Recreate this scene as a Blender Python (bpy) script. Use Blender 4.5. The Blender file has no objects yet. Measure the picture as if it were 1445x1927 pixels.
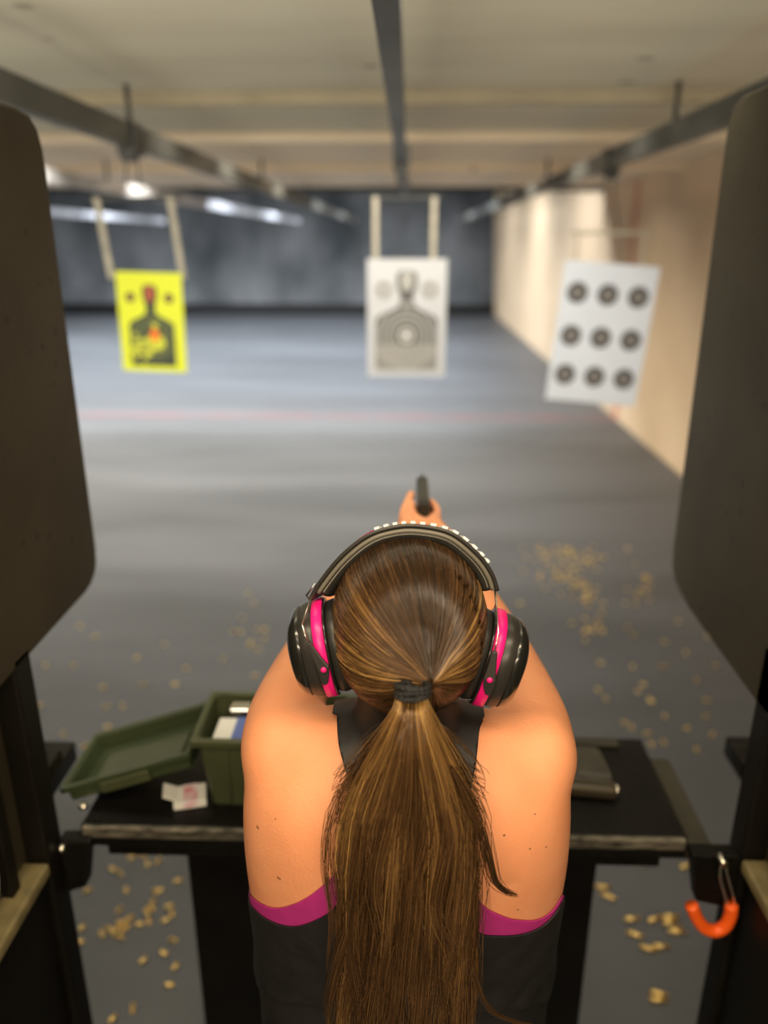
import bpy, math, random
import numpy as np
from mathutils import Vector, Matrix, Quaternion

random.seed(7)
rng = np.random.default_rng(7)
sc = bpy.context.scene
COL = sc.collection
PI = math.pi

# ------------------------------------------------------------------ camera
CAM_Z = 2.0
PITCH = math.atan(510 / 1450)
YAW = math.atan(46 / 1450 * math.cos(PITCH))
cam = bpy.data.cameras.new('camera')
cam.sensor_fit = 'VERTICAL'
cam.sensor_height = 36
cam.sensor_width = 27
cam.lens = 1450 / 1927 * 36
cam.clip_start = 0.02
cam.clip_end = 100
cam.dof.use_dof = True
cam.dof.focus_distance = 0.90
cam.dof.aperture_fstop = 1.7
camo = bpy.data.objects.new('camera', cam)
COL.objects.link(camo)
camo.location = (0, 0, CAM_Z)
camo.rotation_euler = (PI / 2 - PITCH, 0, YAW)
sc.camera = camo
# the viewing axes, used for cutting the garment patterns on the body
FW = np.array([-math.sin(YAW) * math.cos(PITCH), math.cos(YAW) * math.cos(PITCH), -math.sin(PITCH)])
RT = np.array([math.cos(YAW), math.sin(YAW), 0.0])
UP = np.cross(RT, FW)


def pattern_uv(P):
    q = P - np.array([0, 0, CAM_Z])
    d = q @ FW
    return np.stack([722.5 + 1450 * (q @ RT) / d, 963.5 - 1450 * (q @ UP) / d], 1)


# ------------------------------------------------------------------ world, lights, exposure
w = bpy.data.worlds.new('world')
sc.world = w
w.use_nodes = True
w.node_tree.nodes['Background'].inputs[0].default_value = (0.9, 0.95, 1, 1)
w.node_tree.nodes['Background'].inputs[1].default_value = 0.02
sc.view_settings.view_transform = 'Standard'
sc.view_settings.look = 'None'
sc.view_settings.exposure = 0.0
sc.view_settings.gamma = 1.0
sc.view_settings.use_curve_mapping = False


def area(name, loc, size, power, color, rot=(0, 0, 0)):
    l = bpy.data.lights.new(name, 'AREA')
    l.shape = 'RECTANGLE'
    l.size, l.size_y = size
    l.energy = power
    l.color = color
    o = bpy.data.objects.new(name, l)
    COL.objects.link(o)
    o.location = loc
    o.rotation_euler = rot
    return o


WARM = (1.0, 0.80, 0.55)
COOL = (0.87, 0.93, 1.0)
MILD = (1.0, 0.93, 0.80)
SOFT = (1.0, 0.975, 0.90)
def lamp(name, y, x, length, power, color, z=2.86, width=0.22, tilt=0, spread=180):
    o = area(name, (x, y, z), (length, width), power, color, (math.radians(tilt), 0, 0))
    o.data.spread = math.radians(spread)
    return o


lamp('booth_strip_light', 0.27, 0.0, 1.7, 20, WARM, 2.50)
lamp('booth_strip_light', -1.6, 0.0, 3.0, 64, WARM, 2.10, 0.3, 75)
lamp('booth_ceiling_fill', -0.6, -0.5, 5.0, 60, SOFT, 2.45, 0.3, 180)  # unseen upward fill, added to brighten the ceiling
lamp('lane_fill_light', 1.55, -1.0, 5.0, 46, SOFT, 2.50, 0.15, 50, 150)  # fill added above the frame to brighten the hands and targets
lamp('lane_ceiling_fill', 1.55, -1.0, 5.0, 30, SOFT, 2.50, 0.15, 180)  # upward half of the added fill, lifts the ceiling downrange
for bx_ in (-2.5, -1.25, -.03, 1.25):          # unseen fill lamps added under each bench to brighten the ceiling
    lamp('bench_ceiling_fill', 1.37, bx_, 0.9, 11, SOFT, 0.90, 0.05, 140)
lamp('baffle_light', 4.22, -3.0, 8.0, 105, MILD, 2.80, 0.22, 22, 130)
lamp('baffle_light', 5.66, -3.0, 8.0, 270, MILD, 2.80, 0.22, 20, 140)
lamp('baffle_light', 7.86, -3.0, 8.0, 380, MILD, 2.80, 0.22, 12, 150)
lamp('baffle_light', 11.3, -4.0, 11, 800, COOL, 3.1, 0.3, 12)
lamp('baffle_light', 15.5, -4.0, 11, 1000, COOL, 3.1, 0.3, 12)
lamp('baffle_light', 19.5, -4.0, 11, 420, COOL, 3.1, 0.3, 15)


# ------------------------------------------------------------------ materials
def mat(name, color, rough=0.5, metal=0.0, var=0.0, scale=8.0, color2=None, bump=0.0, bscale=80.0, spec=None, coat=0.0, stretch=None, sss=0.0, detail=6.0):
    m = bpy.data.materials.new(name)
    m.use_nodes = True
    nt = m.node_tree
    b = nt.nodes['Principled BSDF']
    b.inputs['Base Color'].default_value = (*color, 1)
    b.inputs['Roughness'].default_value = rough
    b.inputs['Metallic'].default_value = metal
    if spec is not None:
        b.inputs['Specular IOR Level'].default_value = spec
    if coat:
        b.inputs['Coat Weight'].default_value = coat
        b.inputs['Coat Roughness'].default_value = 0.08
    if sss:
        b.inputs['Subsurface Weight'].default_value = sss
        b.inputs['Subsurface Radius'].default_value = (0.01, 0.004, 0.002)
        b.inputs['Subsurface Scale'].default_value = 0.6
    tc = nt.nodes.new('ShaderNodeTexCoord')
    src = tc.outputs['Object']
    if stretch:
        mp = nt.nodes.new('ShaderNodeMapping')
        mp.inputs['Scale'].default_value = stretch
        nt.links.new(src, mp.inputs['Vector'])
        src = mp.outputs['Vector']
    if var or color2:
        n = nt.nodes.new('ShaderNodeTexNoise')
        n.inputs['Scale'].default_value = scale
        n.inputs['Detail'].default_value = detail
        nt.links.new(src, n.inputs['Vector'])
        r = nt.nodes.new('ShaderNodeValToRGB')
        c2 = color2 or tuple(min(1, c * (1 + var)) for c in color)
        c1 = color if color2 else tuple(c * (1 - var) for c in color)
        r.color_ramp.elements[0].position = 0.32
        r.color_ramp.elements[1].position = 0.68
        r.color_ramp.elements[0].color = (*c1, 1)
        r.color_ramp.elements[1].color = (*c2, 1)
        nt.links.new(n.outputs['Fac'], r.inputs['Fac'])
        nt.links.new(r.outputs['Color'], b.inputs['Base Color'])
    if bump:
        n2 = nt.nodes.new('ShaderNodeTexNoise')
        n2.inputs['Scale'].default_value = bscale
        nt.links.new(src, n2.inputs['Vector'])
        bp = nt.nodes.new('ShaderNodeBump')
        bp.inputs['Strength'].default_value = bump
        bp.inputs['Distance'].default_value = 0.01
        nt.links.new(n2.outputs['Fac'], bp.inputs['Height'])
        nt.links.new(bp.outputs['Normal'], b.inputs['Normal'])
    return m


def spots(m, scale, thresh, color, amount=0.7):
    """small dark marks with a shape of their own over a material"""
    nt = m.node_tree
    b = nt.nodes['Principled BSDF']
    tc = nt.nodes.new('ShaderNodeTexCoord')
    v = nt.nodes.new('ShaderNodeTexVoronoi')
    v.inputs['Scale'].default_value = scale
    nt.links.new(tc.outputs['Object'], v.inputs['Vector'])
    r = nt.nodes.new('ShaderNodeValToRGB')
    r.color_ramp.elements[0].position = thresh * 0.6
    r.color_ramp.elements[0].color = (amount, amount, amount, 1)
    r.color_ramp.elements[1].position = thresh
    r.color_ramp.elements[1].color = (0, 0, 0, 1)
    nt.links.new(v.outputs['Distance'], r.inputs['Fac'])
    mx = nt.nodes.new('ShaderNodeMix')
    mx.data_type = 'RGBA'
    old = b.inputs['Base Color']
    if old.links:
        nt.links.new(old.links[0].from_socket, mx.inputs[6])
    else:
        mx.inputs[6].default_value = old.default_value
    mx.inputs[7].default_value = (*color, 1)
    nt.links.new(r.outputs['Color'], mx.inputs[0])
    nt.links.new(mx.outputs[2], old)
    return m


M = {}
M['floor'] = mat('floor_concrete', (0.052, 0.055, 0.058), 0.5, color2=(0.092, 0.096, 0.104), scale=0.9, stretch=(0.35, 1.6, 1), bump=0.15, bscale=30)
M['line'] = mat('faded_red_paint', (0.19, 0.065, 0.068), 0.6, color2=(0.13, 0.09, 0.095), scale=3)
M['wall_line'] = mat('faded_red_wall_stripe', (0.50, 0.19, 0.13), 0.7, var=0.1, scale=3)
M['ply_a'] = spots(mat('baffle_plywood', (0.58, 0.52, 0.38), 0.75, color2=(0.69, 0.63, 0.47), scale=1.2, stretch=(0.5, 2.0, 1)), 2.2, 0.10, (0.17, 0.13, 0.08), 0.6)
M['ply_b'] = spots(mat('baffle_plywood_warm', (0.72, 0.59, 0.42), 0.75, color2=(0.82, 0.69, 0.51), scale=1.5, stretch=(0.6, 2.0, 1)), 2.6, 0.10, (0.2, 0.13, 0.08), 0.6)
M['ply_edge'] = mat('baffle_edge', (0.30, 0.25, 0.16), 0.8, var=0.15, scale=3)
M['wall'] = mat('tan_wall_paint', (0.60, 0.44, 0.275), 0.8, color2=(0.68, 0.51, 0.335), scale=1.5, bump=0.1, bscale=6)
M['berm'] = mat('rubber_berm', (0.035, 0.040, 0.043), 0.85, color2=(0.155, 0.157, 0.160), scale=0.7, stretch=(0.9, 1, 0.45), bump=0.8, bscale=1.5)
M['dark'] = mat('dark_wall', (0.05, 0.052, 0.055), 0.8, var=0.4, scale=1)
M['panel'] = spots(mat('partition_brown_black', (0.034, 0.028, 0.017), 0.5, color2=(0.047, 0.039, 0.024), scale=5, bump=0.06, bscale=60, spec=0.15), 18, 0.16, (0.018, 0.014, 0.009), 0.7)
M['post'] = mat('partition_post', (0.006, 0.005, 0.0035), 0.5, var=0.2, spec=0.2)
M['ledge'] = mat('lit_ledge', (0.16, 0.13, 0.06), 0.55, var=0.3, scale=20)  # light falling on the ledge from above put into its olive colour
M['bench'] = mat('bench_black', (0.004, 0.0035, 0.003), 0.45, var=0.4, scale=12, bump=0.2, bscale=90, spec=0.25)
M['benchside'] = mat('bench_side_olive', (0.028, 0.026, 0.016), 0.55, var=0.3, scale=12)
M['steel_worn'] = mat('worn_steel_edge', (0.06, 0.055, 0.043), 0.35, metal=0.6, color2=(0.32, 0.29, 0.23), scale=30, stretch=(1, 3, 3))
M['rail'] = mat('rail_steel', (0.075, 0.074, 0.064), 0.5, metal=0.15, var=0.3, scale=3)
M['rail_lit'] = mat('rail_steel_lit', (0.45, 0.46, 0.49), 0.45, metal=0.2, var=0.3, scale=3)  # paler copy of the rail steel, lamplight on far rails put into the colour
M['trolley'] = mat('carrier_dark', (0.05, 0.05, 0.045), 0.5, metal=0.4)
M['strip'] = mat('carrier_strip', (0.42, 0.38, 0.29), 0.7, var=0.15, scale=20)
M['wire'] = mat('bright_steel_wire', (0.75, 0.72, 0.62), 0.22, metal=1.0)
M['white_paper'] = mat('white_paper', (0.70, 0.75, 0.84), 0.8, var=0.03, scale=4)
M['warm_paper'] = mat('offwhite_paper', (0.53, 0.535, 0.55), 0.8, var=0.03, scale=4)
M['yellow_paper'] = mat('neon_yellow_paper', (0.74, 0.79, 0.03), 0.6, var=0.04, scale=4)
M['print_grey'] = mat('grey_print', (0.105, 0.10, 0.095), 0.8, var=0.1, scale=6)
M['print_lite'] = mat('light_grey_print', (0.28, 0.265, 0.245), 0.8, var=0.1, scale=6)
M['print_black'] = mat('black_print', (0.045, 0.050, 0.035), 0.7, var=0.1, scale=6)
M['print_ring'] = mat('bull_ring_print', (0.07, 0.068, 0.066), 0.8)
M['print_mid'] = mat('bull_centre_print', (0.24, 0.22, 0.205), 0.8)
M['print_pale'] = mat('pale_line_print', (0.40, 0.39, 0.36), 0.8)
M['print_red'] = mat('red_print', (0.42, 0.10, 0.05), 0.7)
M['print_orange'] = mat('orange_print', (0.95, 0.20, 0.02), 0.7)
M['print_splat'] = mat('splatter_yellow', (0.62, 0.64, 0.05), 0.7, var=0.2, scale=60)
M['print_olive'] = mat('olive_line_print', (0.16, 0.19, 0.06), 0.7)
M['green'] = mat('olive_green_plastic', (0.054, 0.064, 0.027), 0.42, var=0.12, scale=8, bump=0.1, bscale=200)
M['green_in'] = mat('dark_green_plastic', (0.040, 0.054, 0.024), 0.35, var=0.12, scale=8)
M['carton'] = mat('white_carton', (0.72, 0.72, 0.68), 0.6)
M['blue'] = mat('blue_print', (0.10, 0.15, 0.42), 0.6)
M['pinkprint'] = mat('red_blue_print', (0.62, 0.22, 0.25), 0.6, color2=(0.75, 0.75, 0.8), scale=60)
M['gun'] = mat('gun_black', (0.018, 0.020, 0.014), 0.36, var=0.2, scale=30)
M['gun_dark'] = mat('gun_notch_black', (0.004, 0.004, 0.004), 0.5)
M['gun_brown'] = mat('gun_brown_slide', (0.060, 0.048, 0.028), 0.35, metal=0.4)
M['gun_grey'] = mat('gun_grey_grip', (0.040, 0.037, 0.026), 0.5, var=0.2, scale=40)
M['brass'] = mat('brass', (0.78, 0.55, 0.20), 0.30, metal=1.0, var=0.15, scale=60)
M['orange'] = mat('orange_rubber', (0.92, 0.12, 0.010), 0.42)
M['cable'] = mat('white_cable', (0.55, 0.53, 0.48), 0.5)
M['muff'] = mat('muff_shell_black', (0.012, 0.012, 0.011), 0.22, coat=0.6)
M['muffsatin'] = mat('muff_satin_black', (0.022, 0.020, 0.018), 0.36)
M['pink'] = mat('hot_pink', (0.83, 0.009, 0.20), 0.35)
M['pad'] = mat('pad_black', (0.016, 0.015, 0.013), 0.42, bump=0.06, bscale=300)
M['piping'] = mat('pad_piping', (0.13, 0.12, 0.095), 0.4)
M['stitch'] = mat('stitching', (0.22, 0.21, 0.17), 0.6)
M['letter'] = mat('white_lettering', (0.85, 0.85, 0.85), 0.5)
M['skin'] = mat('skin', (0.73, 0.290, 0.138), 0.55, color2=(0.79, 0.34, 0.17), scale=14, bump=0.08, bscale=260, sss=0.12)
M['mole'] = mat('mole', (0.26, 0.10, 0.04), 0.6)
M['tank'] = mat('black_tank_fabric', (0.012, 0.0115, 0.0115), 0.55, var=0.25, scale=30, bump=0.35, bscale=20)
M['legging'] = mat('black_legging', (0.013, 0.012, 0.012), 0.55, var=0.2, scale=20)
M['bra'] = mat('magenta_fabric', (0.42, 0.022, 0.20), 0.62, var=0.08, scale=40)
M['elastic'] = mat('black_elastic', (0.008, 0.008, 0.009), 0.6, bump=0.6, bscale=400)
M['shoe'] = mat('grey_shoe', (0.06, 0.06, 0.065), 0.6, var=0.2)
M['sole'] = mat('pale_sole', (0.6, 0.6, 0.58), 0.7)
M['eye'] = mat('eye_white', (0.85, 0.83, 0.8), 0.2)
M['iris'] = mat('iris_brown', (0.08, 0.04, 0.02), 0.2)
M['lip'] = mat('lip', (0.50, 0.14, 0.10), 0.4)


def hair_material():
    m = bpy.data.materials.new('brown_highlighted_hair')
    m.use_nodes = True
    nt = m.node_tree
    b = nt.nodes['Principled BSDF']
    a = nt.nodes.new('ShaderNodeAttribute')
    a.attribute_name = 'tint'
    r = nt.nodes.new('ShaderNodeValToRGB')
    e = r.color_ramp.elements
    e[0].position = 0.0
    e[0].color = (0.020, 0.012, 0.006, 1)
    e[1].position = 1.0
    e[1].color = (0.60, 0.37, 0.11, 1)
    for p, c in ((0.3, (0.070, 0.034, 0.013)), (0.5, (0.155, 0.082, 0.032)), (0.75, (0.34, 0.19, 0.058))):
        k = e.new(p)
        k.color = (*c, 1)
    nt.links.new(a.outputs['Fac'], r.inputs['Fac'])
    nt.links.new(r.outputs['Color'], b.inputs['Base Color'])
    b.inputs['Roughness'].default_value = 0.25
    b.inputs['Specular IOR Level'].default_value = 0.5
    return m


M['hair'] = hair_material()


# ------------------------------------------------------------------ helpers
class MB:
    """collects shapes and links them as ONE mesh object"""

    def __init__(s):
        s.v, s.f, s.m, s.sm = [], [], [], []

    def add(s, verts, faces, mi=0, smooth=False):
        o = len(s.v)
        s.v += [tuple(map(float, p)) for p in verts]
        for f in faces:
            s.f.append(tuple(i + o for i in f))
            s.m.append(mi)
            s.sm.append(smooth)
        return s

    def box(s, a, b, mi=0, xf=None):
        x0, y0, z0 = a
        x1, y1, z1 = b
        vs = [(x0, y0, z0), (x1, y0, z0), (x1, y1, z0), (x0, y1, z0), (x0, y0, z1), (x1, y0, z1), (x1, y1, z1), (x0, y1, z1)]
        if xf:
            vs = [xf(Vector(p)) for p in vs]
        return s.add(vs, [(3, 2, 1, 0), (4, 5, 6, 7), (0, 1, 5, 4), (1, 2, 6, 5), (2, 3, 7, 6), (3, 0, 4, 7)], mi)

    def loft(s, rings, mi=0, caps=True, smooth=True, closed=True):
        n = len(rings[0])
        vs = [p for r in rings for p in r]
        fs = []
        for i in range(len(rings) - 1):
            for j in range(n if closed else n - 1):
                k = (j + 1) % n
                fs.append((i * n + j, i * n + k, (i + 1) * n + k, (i + 1) * n + j))
        if caps:
            fs.append(tuple(reversed(range(n))))
            fs.append(tuple((len(rings) - 1) * n + j for j in range(n)))
        return s.add(vs, fs, mi, smooth)

    def tube(s, pts, rad, n=10, mi=0, flat=1.0, up=None):
        P = [Vector(p) for p in pts]
        R = rad if isinstance(rad, (list, tuple)) else [rad] * len(P)
        T = [(P[min(i + 1, len(P) - 1)] - P[max(i - 1, 0)]).normalized() for i in range(len(P))]
        u = Vector(up) if up else (Vector((0, 0, 1)) if abs(T[0].z) < 0.9 else Vector((1, 0, 0)))
        u = (u - T[0] * u.dot(T[0])).normalized()
        rings = []
        for i, (p, t, r) in enumerate(zip(P, T, R)):
            if i:
                u = u - t * u.dot(t)
                u.normalize()
            v = t.cross(u)
            rings.append([p + (u * math.cos(2 * PI * k / n) * flat + v * math.sin(2 * PI * k / n)) * r for k in range(n)])
        return s.loft(rings, mi)

    def ball(s, c, r, mi=0, nu=20, nv=12, rot=None):
        r = r if isinstance(r, (tuple, list)) else (r, r, r)
        c = Vector(c)
        rings = []
        for i in range(nv + 1):
            t = PI * (0.02 + 0.96 * i / nv)
            ring = []
            for k in range(nu):
                a = 2 * PI * k / nu
                d = Vector((r[0] * math.sin(t) * math.cos(a), r[1] * math.sin(t) * math.sin(a), -r[2] * math.cos(t)))
                if rot:
                    d = rot @ d
                ring.append(c + d)
            rings.append(ring)
        return s.loft(rings, mi)

    def prism(s, poly, h0, h1, to3, mi=0):
        """closed outline extruded between two offsets; to3(a, b, h) places a point"""
        n = len(poly)
        vs = [to3(a, b, h0) for a, b in poly] + [to3(a, b, h1) for a, b in poly]
        fs = [tuple(range(n)), tuple(reversed(range(n, 2 * n)))] + [((i + 1) % n, i, n + i, n + (i + 1) % n) for i in range(n)]
        return s.add(vs, fs, mi)

    def build(s, name, mats, parent=None, bevel=0.0, origin=None, fix=True):
        me = bpy.data.meshes.new(name)
        me.from_pydata(s.v, [], s.f)
        for m_ in (mats if isinstance(mats, (list, tuple)) else [mats]):
            me.materials.append(M[m_] if isinstance(m_, str) else m_)
        me.polygons.foreach_set('material_index', s.m)
        me.polygons.foreach_set('use_smooth', s.sm)
        if fix:
            import bmesh
            bm = bmesh.new()
            bm.from_mesh(me)
            bmesh.ops.recalc_face_normals(bm, faces=bm.faces)
            bm.to_mesh(me)
            bm.free()
        o = bpy.data.objects.new(name, me)
        COL.objects.link(o)
        if origin is not None:
            me.transform(Matrix.Translation(-Vector(origin)))
            o.location = origin
        if parent is not None:
            o.parent = parent
            o.matrix_parent_inverse = Matrix.Translation(-parent_loc(parent))
        if bevel:
            b = o.modifiers.new('bevel', 'BEVEL')
            b.width = bevel
            b.segments = 2
            b.limit_method = 'ANGLE'
        return o


def parent_loc(p):
    l = Vector(p.location)
    while p.parent:
        p = p.parent
        break
    return l


def tag(o, label=None, cat=None, group=None, kind=None):
    if label:
        o['label'] = label
    if cat:
        o['category'] = cat
    if group:
        o['group'] = group
    if kind:
        o['kind'] = kind
    return o


def thing(name, loc, label, cat, group=None):
    o = bpy.data.objects.new(name, None)
    o.empty_display_size = 0.05
    COL.objects.link(o)
    o.location = loc
    return tag(o, label, cat, group)


def struct(o):
    o['kind'] = 'structure'
    return o


def catmull(pts, n):
    """smooth resampling of a list of tuples"""
    P = np.array(pts, float)
    Q = np.vstack([2 * P[0] - P[1], P, 2 * P[-1] - P[-2]])
    out = []
    for i in range(len(P) - 1):
        p0, p1, p2, p3 = Q[i:i + 4]
        for k in range(n):
            t = k / n
            out.append(0.5 * (2 * p1 + (p2 - p0) * t + (2 * p0 - 5 * p1 + 4 * p2 - p3) * t * t + (3 * p1 - p0 - 3 * p2 + p3) * t ** 3))
    out.append(P[-1])
    return np.array(out)


def raw_mesh(name, V, F, material, parent=None, smooth=True, attr=None):
    """numpy quads or triangles straight into one mesh object"""
    me = bpy.data.meshes.new(name)
    k = F.shape[1]
    me.vertices.add(len(V))
    me.vertices.foreach_set('co', V.astype(np.float32).ravel())
    me.loops.add(F.size)
    me.loops.foreach_set('vertex_index', F.astype(np.int32).ravel())
    me.polygons.add(len(F))
    me.polygons.foreach_set('loop_start', np.arange(0, F.size, k, dtype=np.int32))
    me.polygons.foreach_set('use_smooth', np.full(len(F), smooth))
    me.update(calc_edges=True)
    if attr is not None:
        a = me.attributes.new('tint', 'FLOAT', 'POINT')
        a.data.foreach_set('value', attr.astype(np.float32))
    me.materials.append(M[material])
    o = bpy.data.objects.new(name, me)
    COL.objects.link(o)
    if parent is not None:
        o.parent = parent
        o.matrix_parent_inverse = Matrix.Translation(-parent_loc(parent))
    return o


# ================================================================== the range hall
X_L, X_R, Y_B, Y_F = -11.0, 2.49, 22.9, -3.0
MB().box((X_L, Y_F, -0.1), (X_R, 27, 0)).build('floor', 'floor')
struct(bpy.data.objects['floor'])
struct(MB().box((X_R, Y_F, 0), (X_R + 0.15, 27, 3.6)).build('wall_right', 'wall'))
struct(MB().box((X_L - 0.15, Y_F, 0), (X_L, 27, 3.6)).build('wall_left', 'dark'))
struct(MB().box((X_L, Y_F - 0.15, 0), (X_R, Y_F, 3.6)).build('wall_back', 'wall'))
struct(MB().box((X_L, 27, 0), (X_R, 27.15, 3.6)).build('wall_front', 'dark'))
struct(MB().box((X_L - 0.15, Y_F - 0.15, 3.6), (X_R + 0.15, 27.15, 3.7)).build('ceiling', 'dark'))
# baffle boards under the roof, each a little lower at its near edge, with slots for the lamps between them
for i, (y0, y1, z, m_, slope) in enumerate(((Y_F, 4.02, 2.66, 'ply_a', 0.0), (4.36, 5.46, 2.66, 'ply_a', 0.0), (5.82, 7.66, 2.66, 'ply_b', 0.0), (8.04, 10.75, 2.66, 'ply_b', 0.0))):
    b = MB()
    b.box((X_L, y0, z), (X_R, y1, z + 0.045))
    o = b.build('ceiling_%d' % (i + 2), m_)
    struct(o)
for i, (y, z) in enumerate(((4.025, 2.602), (5.465, 2.602), (7.665, 2.602), (10.755, 2.60))):
    struct(MB().box((X_L, y, z), (X_R, y + .04, 2.72 if i < 3 else 3.6)).build('trim_%d' % (i + 3), ('ply_edge', 'ply_b', 'ply_b', 'dark')[i]))
struct(MB().box((X_L, 9.06, 0), (X_R, 9.22, 0.003)).build('trim_1', 'line'))
struct(MB().box((X_R - 0.004, 9.06, 0), (X_R, 9.22, 2.6)).build('trim_2', 'wall_line'))
# rubber backstop sloping up and away, lumpy surface
nx, nz = 160, 40
V = []
for j in range(nz + 1):
    for i in range(nx + 1):
        x = X_L + (X_R - X_L) * i / nx
        t = j / nz
        h = 0.10 * math.sin(x * 2.1 + 1.3 * math.sin(x * .7)) * math.sin(t * 3 + x) + 0.06 * math.sin(x * 5.3 + t * 4) + 0.05 * math.sin(x * 3.1 - t * 9)
        V.append((x, Y_B + 0.12 + 1.5 * t + h * (0.3 + t) * 0.8, 0.22 + 3.3 * t))
F = [(j * (nx + 1) + i, j * (nx + 1) + i + 1, (j + 1) * (nx + 1) + i + 1, (j + 1) * (nx + 1) + i) for j in range(nz) for i in range(nx)]
o = MB().add(V, F, 0, True).build('wall_far', 'berm', fix=False)
struct(o)
struct(MB().box((X_L, Y_B, 0), (X_R, Y_B + 0.3, 0.28)).build('baseboard_far', 'bench'))

# ---- overhead rails with carriers
RZ = 2.45


def rail(x, label, mt='rail'):
    r = thing('target_rail', (x, 4, RZ), label, 'rail', 'overhead target rails')
    b = MB()
    prof = [(-.025, -.05), (.025, -.05), (.025, .05), (.018, .05), (.018, -.04), (-.018, -.04), (-.018, .05), (-.025, .05)]
    b.prism(prof, 0.4, 19.5, lambda a, c, h: (x + a, h, RZ + c))
    b.build('track', mt, r)
    for y in (3.85, 7.2, 10.4):
        MB().tube([(x, y, RZ + .035), (x, y, 2.67)], 0.012, 8).build('ceiling_hanger', 'trolley', r)
    return r


rail(-1.27, 'long grey overhead rail carrying the yellow target')
rail(-0.045, 'long grey overhead rail running above the white silhouette target')
rail(1.18, 'overhead rail on the right carrying the nine-circle target')
rail(-2.62, 'first rail past the yellow target lane, with bright patches', 'rail_lit')
rail(-5.85, 'farthest pale rail low over the dark backstop at left', 'rail_lit')


def carrier(xr, y, xs, ztop, zbot, label, w=0.03, lean=0.0, cb='trolley', mt='strip'):
    c = thing('target_carrier', (xr, y, RZ), label, 'target carrier', 'target carriers on the rails')
    MB().box((xr - .045, y - .06, RZ - .085), (xr + .045, y + .06, RZ + .055)).build('trolley', 'trolley', c, bevel=.008)
    MB().box((xr - .03, y - .075, RZ - .11), (xr + .03, y - .0, RZ - .08)).build('clamp', 'trolley', c, bevel=.004)
    xm = sum(xs) / len(xs)
    for d in (-.02, .02):
        MB().tube([(xr + d, y, RZ - .08), (xm + d * 2, y, ztop + .02)], 0.004, 6).build('hanger_rod', 'trolley', c)
    MB().box((min(xs) - .04, y - .012, ztop - .012), (max(xs) + .04, y + .012, ztop + .006)).build('crossbar', cb, c, bevel=.003)
    for x in xs:
        MB().prism([(-w / 2, 0), (w / 2, 0), (w / 2 + lean, zbot - ztop), (-w / 2 + lean, zbot - ztop)], -.003, .003, lambda a, e, h: (x + a, y - .016 + h, ztop + e)).build('hanging_strip', mt, c, bevel=.001)
    return c


carrier(-1.27, 3.83, (-1.450, -1.105), 2.19, 1.83, 'dark carrier on the left rail holding the yellow target', lean=0.03)
carrier(-0.045, 4.62, (-0.185, 0.14), 2.23, 1.89, 'carrier above the white silhouette target with two pale strips')
carrier(1.18, 4.98, (1.02, 1.42), 2.05, 1.80, 'dark carrier on the right rail above the nine-circle target', w=.012, cb='strip')


# ---- paper targets
def frame(center, roll, w_, h_, yaw=0.0):
    c = Vector(center)
    Rm = Matrix.Rotation(yaw, 3, 'Z') @ Matrix.Rotation(roll, 3, 'Y')

    def T(a, b_, d=0.0):           # a, b in units of the sheet's own width / height, d metres towards the shooter
        return c + Rm @ Vector((a * w_, -d, b_ * h_))
    return T


def sheet_part(name, T, material, polys, d0, d1, parent, label=None):
    b = MB()
    for poly in polys:
        b.prism(poly, d0, d1, lambda a, e, h: T(a, e, h))
    o = b.build(name, material, parent)
    if label:
        o['label'] = label
    return o


def disc(cx, cy, r, asp, n=28):
    return [(cx + r * math.cos(2 * PI * k / n), cy + r / asp * math.sin(2 * PI * k / n)) for k in range(n)]


def ring_parts(name, T, material, cx, cy, r0, r1, asp, d, parent, clip=None, n=36):
    b = MB()
    ang = [2 * PI * k / n for k in range(n + 1)]
    for k in range(n):
        q = []
        for a, r in ((ang[k], r0), (ang[k + 1], r0), (ang[k + 1], r1), (ang[k], r1)):
            q.append((cx + r * math.cos(a), cy + r / asp * math.sin(a)))
        if clip and not all(clip(*p) for p in q):
            continue
        b.prism(q, d, d + .0006, lambda a, e, h: T(a, e, h))
    return b.build(name, material, parent)


def sheet(T, material, parent, bow=0.0):
    b = MB()
    n = 12
    rings = [[T(-.5 + i / n, .5, 0), T(-.5 + i / n, -.5, 0), T(-.5 + i / n, -.5, -.002), T(-.5 + i / n, .5, -.002)] for i in range(n + 1)]
    b.loft(rings, smooth=False)
    return b.build('paper_sheet', material, parent)


SIL = [(-.40, -.44), (-.40, -.02), (-.385, .01), (-.30, .045), (-.18, .075), (-.10, .11), (-.075, .16), (-.085, .20), (-.125, .27), (-.135, .33), (-.115, .385), (-.06, .405)]
SIL = SIL + [(-a, b_) for a, b_ in reversed(SIL)]


def inside(poly):
    P = np.array(poly)

    def f(x, y):
        c = False
        n = len(P)
        for i in range(n):
            x0, y0 = P[i]
            x1, y1 = P[(i + 1) % n]
            if (y0 > y) != (y1 > y) and x < (x1 - x0) * (y - y0) / (y1 - y0) + x0:
                c = not c
        return c
    return f


insil = inside([(a * .97, b_ * .985) for a, b_ in SIL])

def silhouette(T, outline, mats, cx, cy, radii, asp, clip, parent, band=None, n=40):
    b = MB()
    P3 = lambda a, e, h: T(a, e, h)
    b.prism(outline, .0006, .0014, P3, 0)
    if band:
        b.prism(band, .0012, .0018, P3, 1)
    for r in radii:
        for k in range(n):
            q = []
            for kk, r_ in ((k, r), (k + 1, r), (k + 1, r + .026), (k, r + .026)):
                a = 2 * PI * kk / n
                q.append((cx + r_ * math.cos(a), cy + r_ / asp * math.sin(a)))
            if all(clip(*p) for p in q):
                b.prism(q, .0012, .0022, P3, 2)
    return b.build('silhouette', mats, parent)


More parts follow.
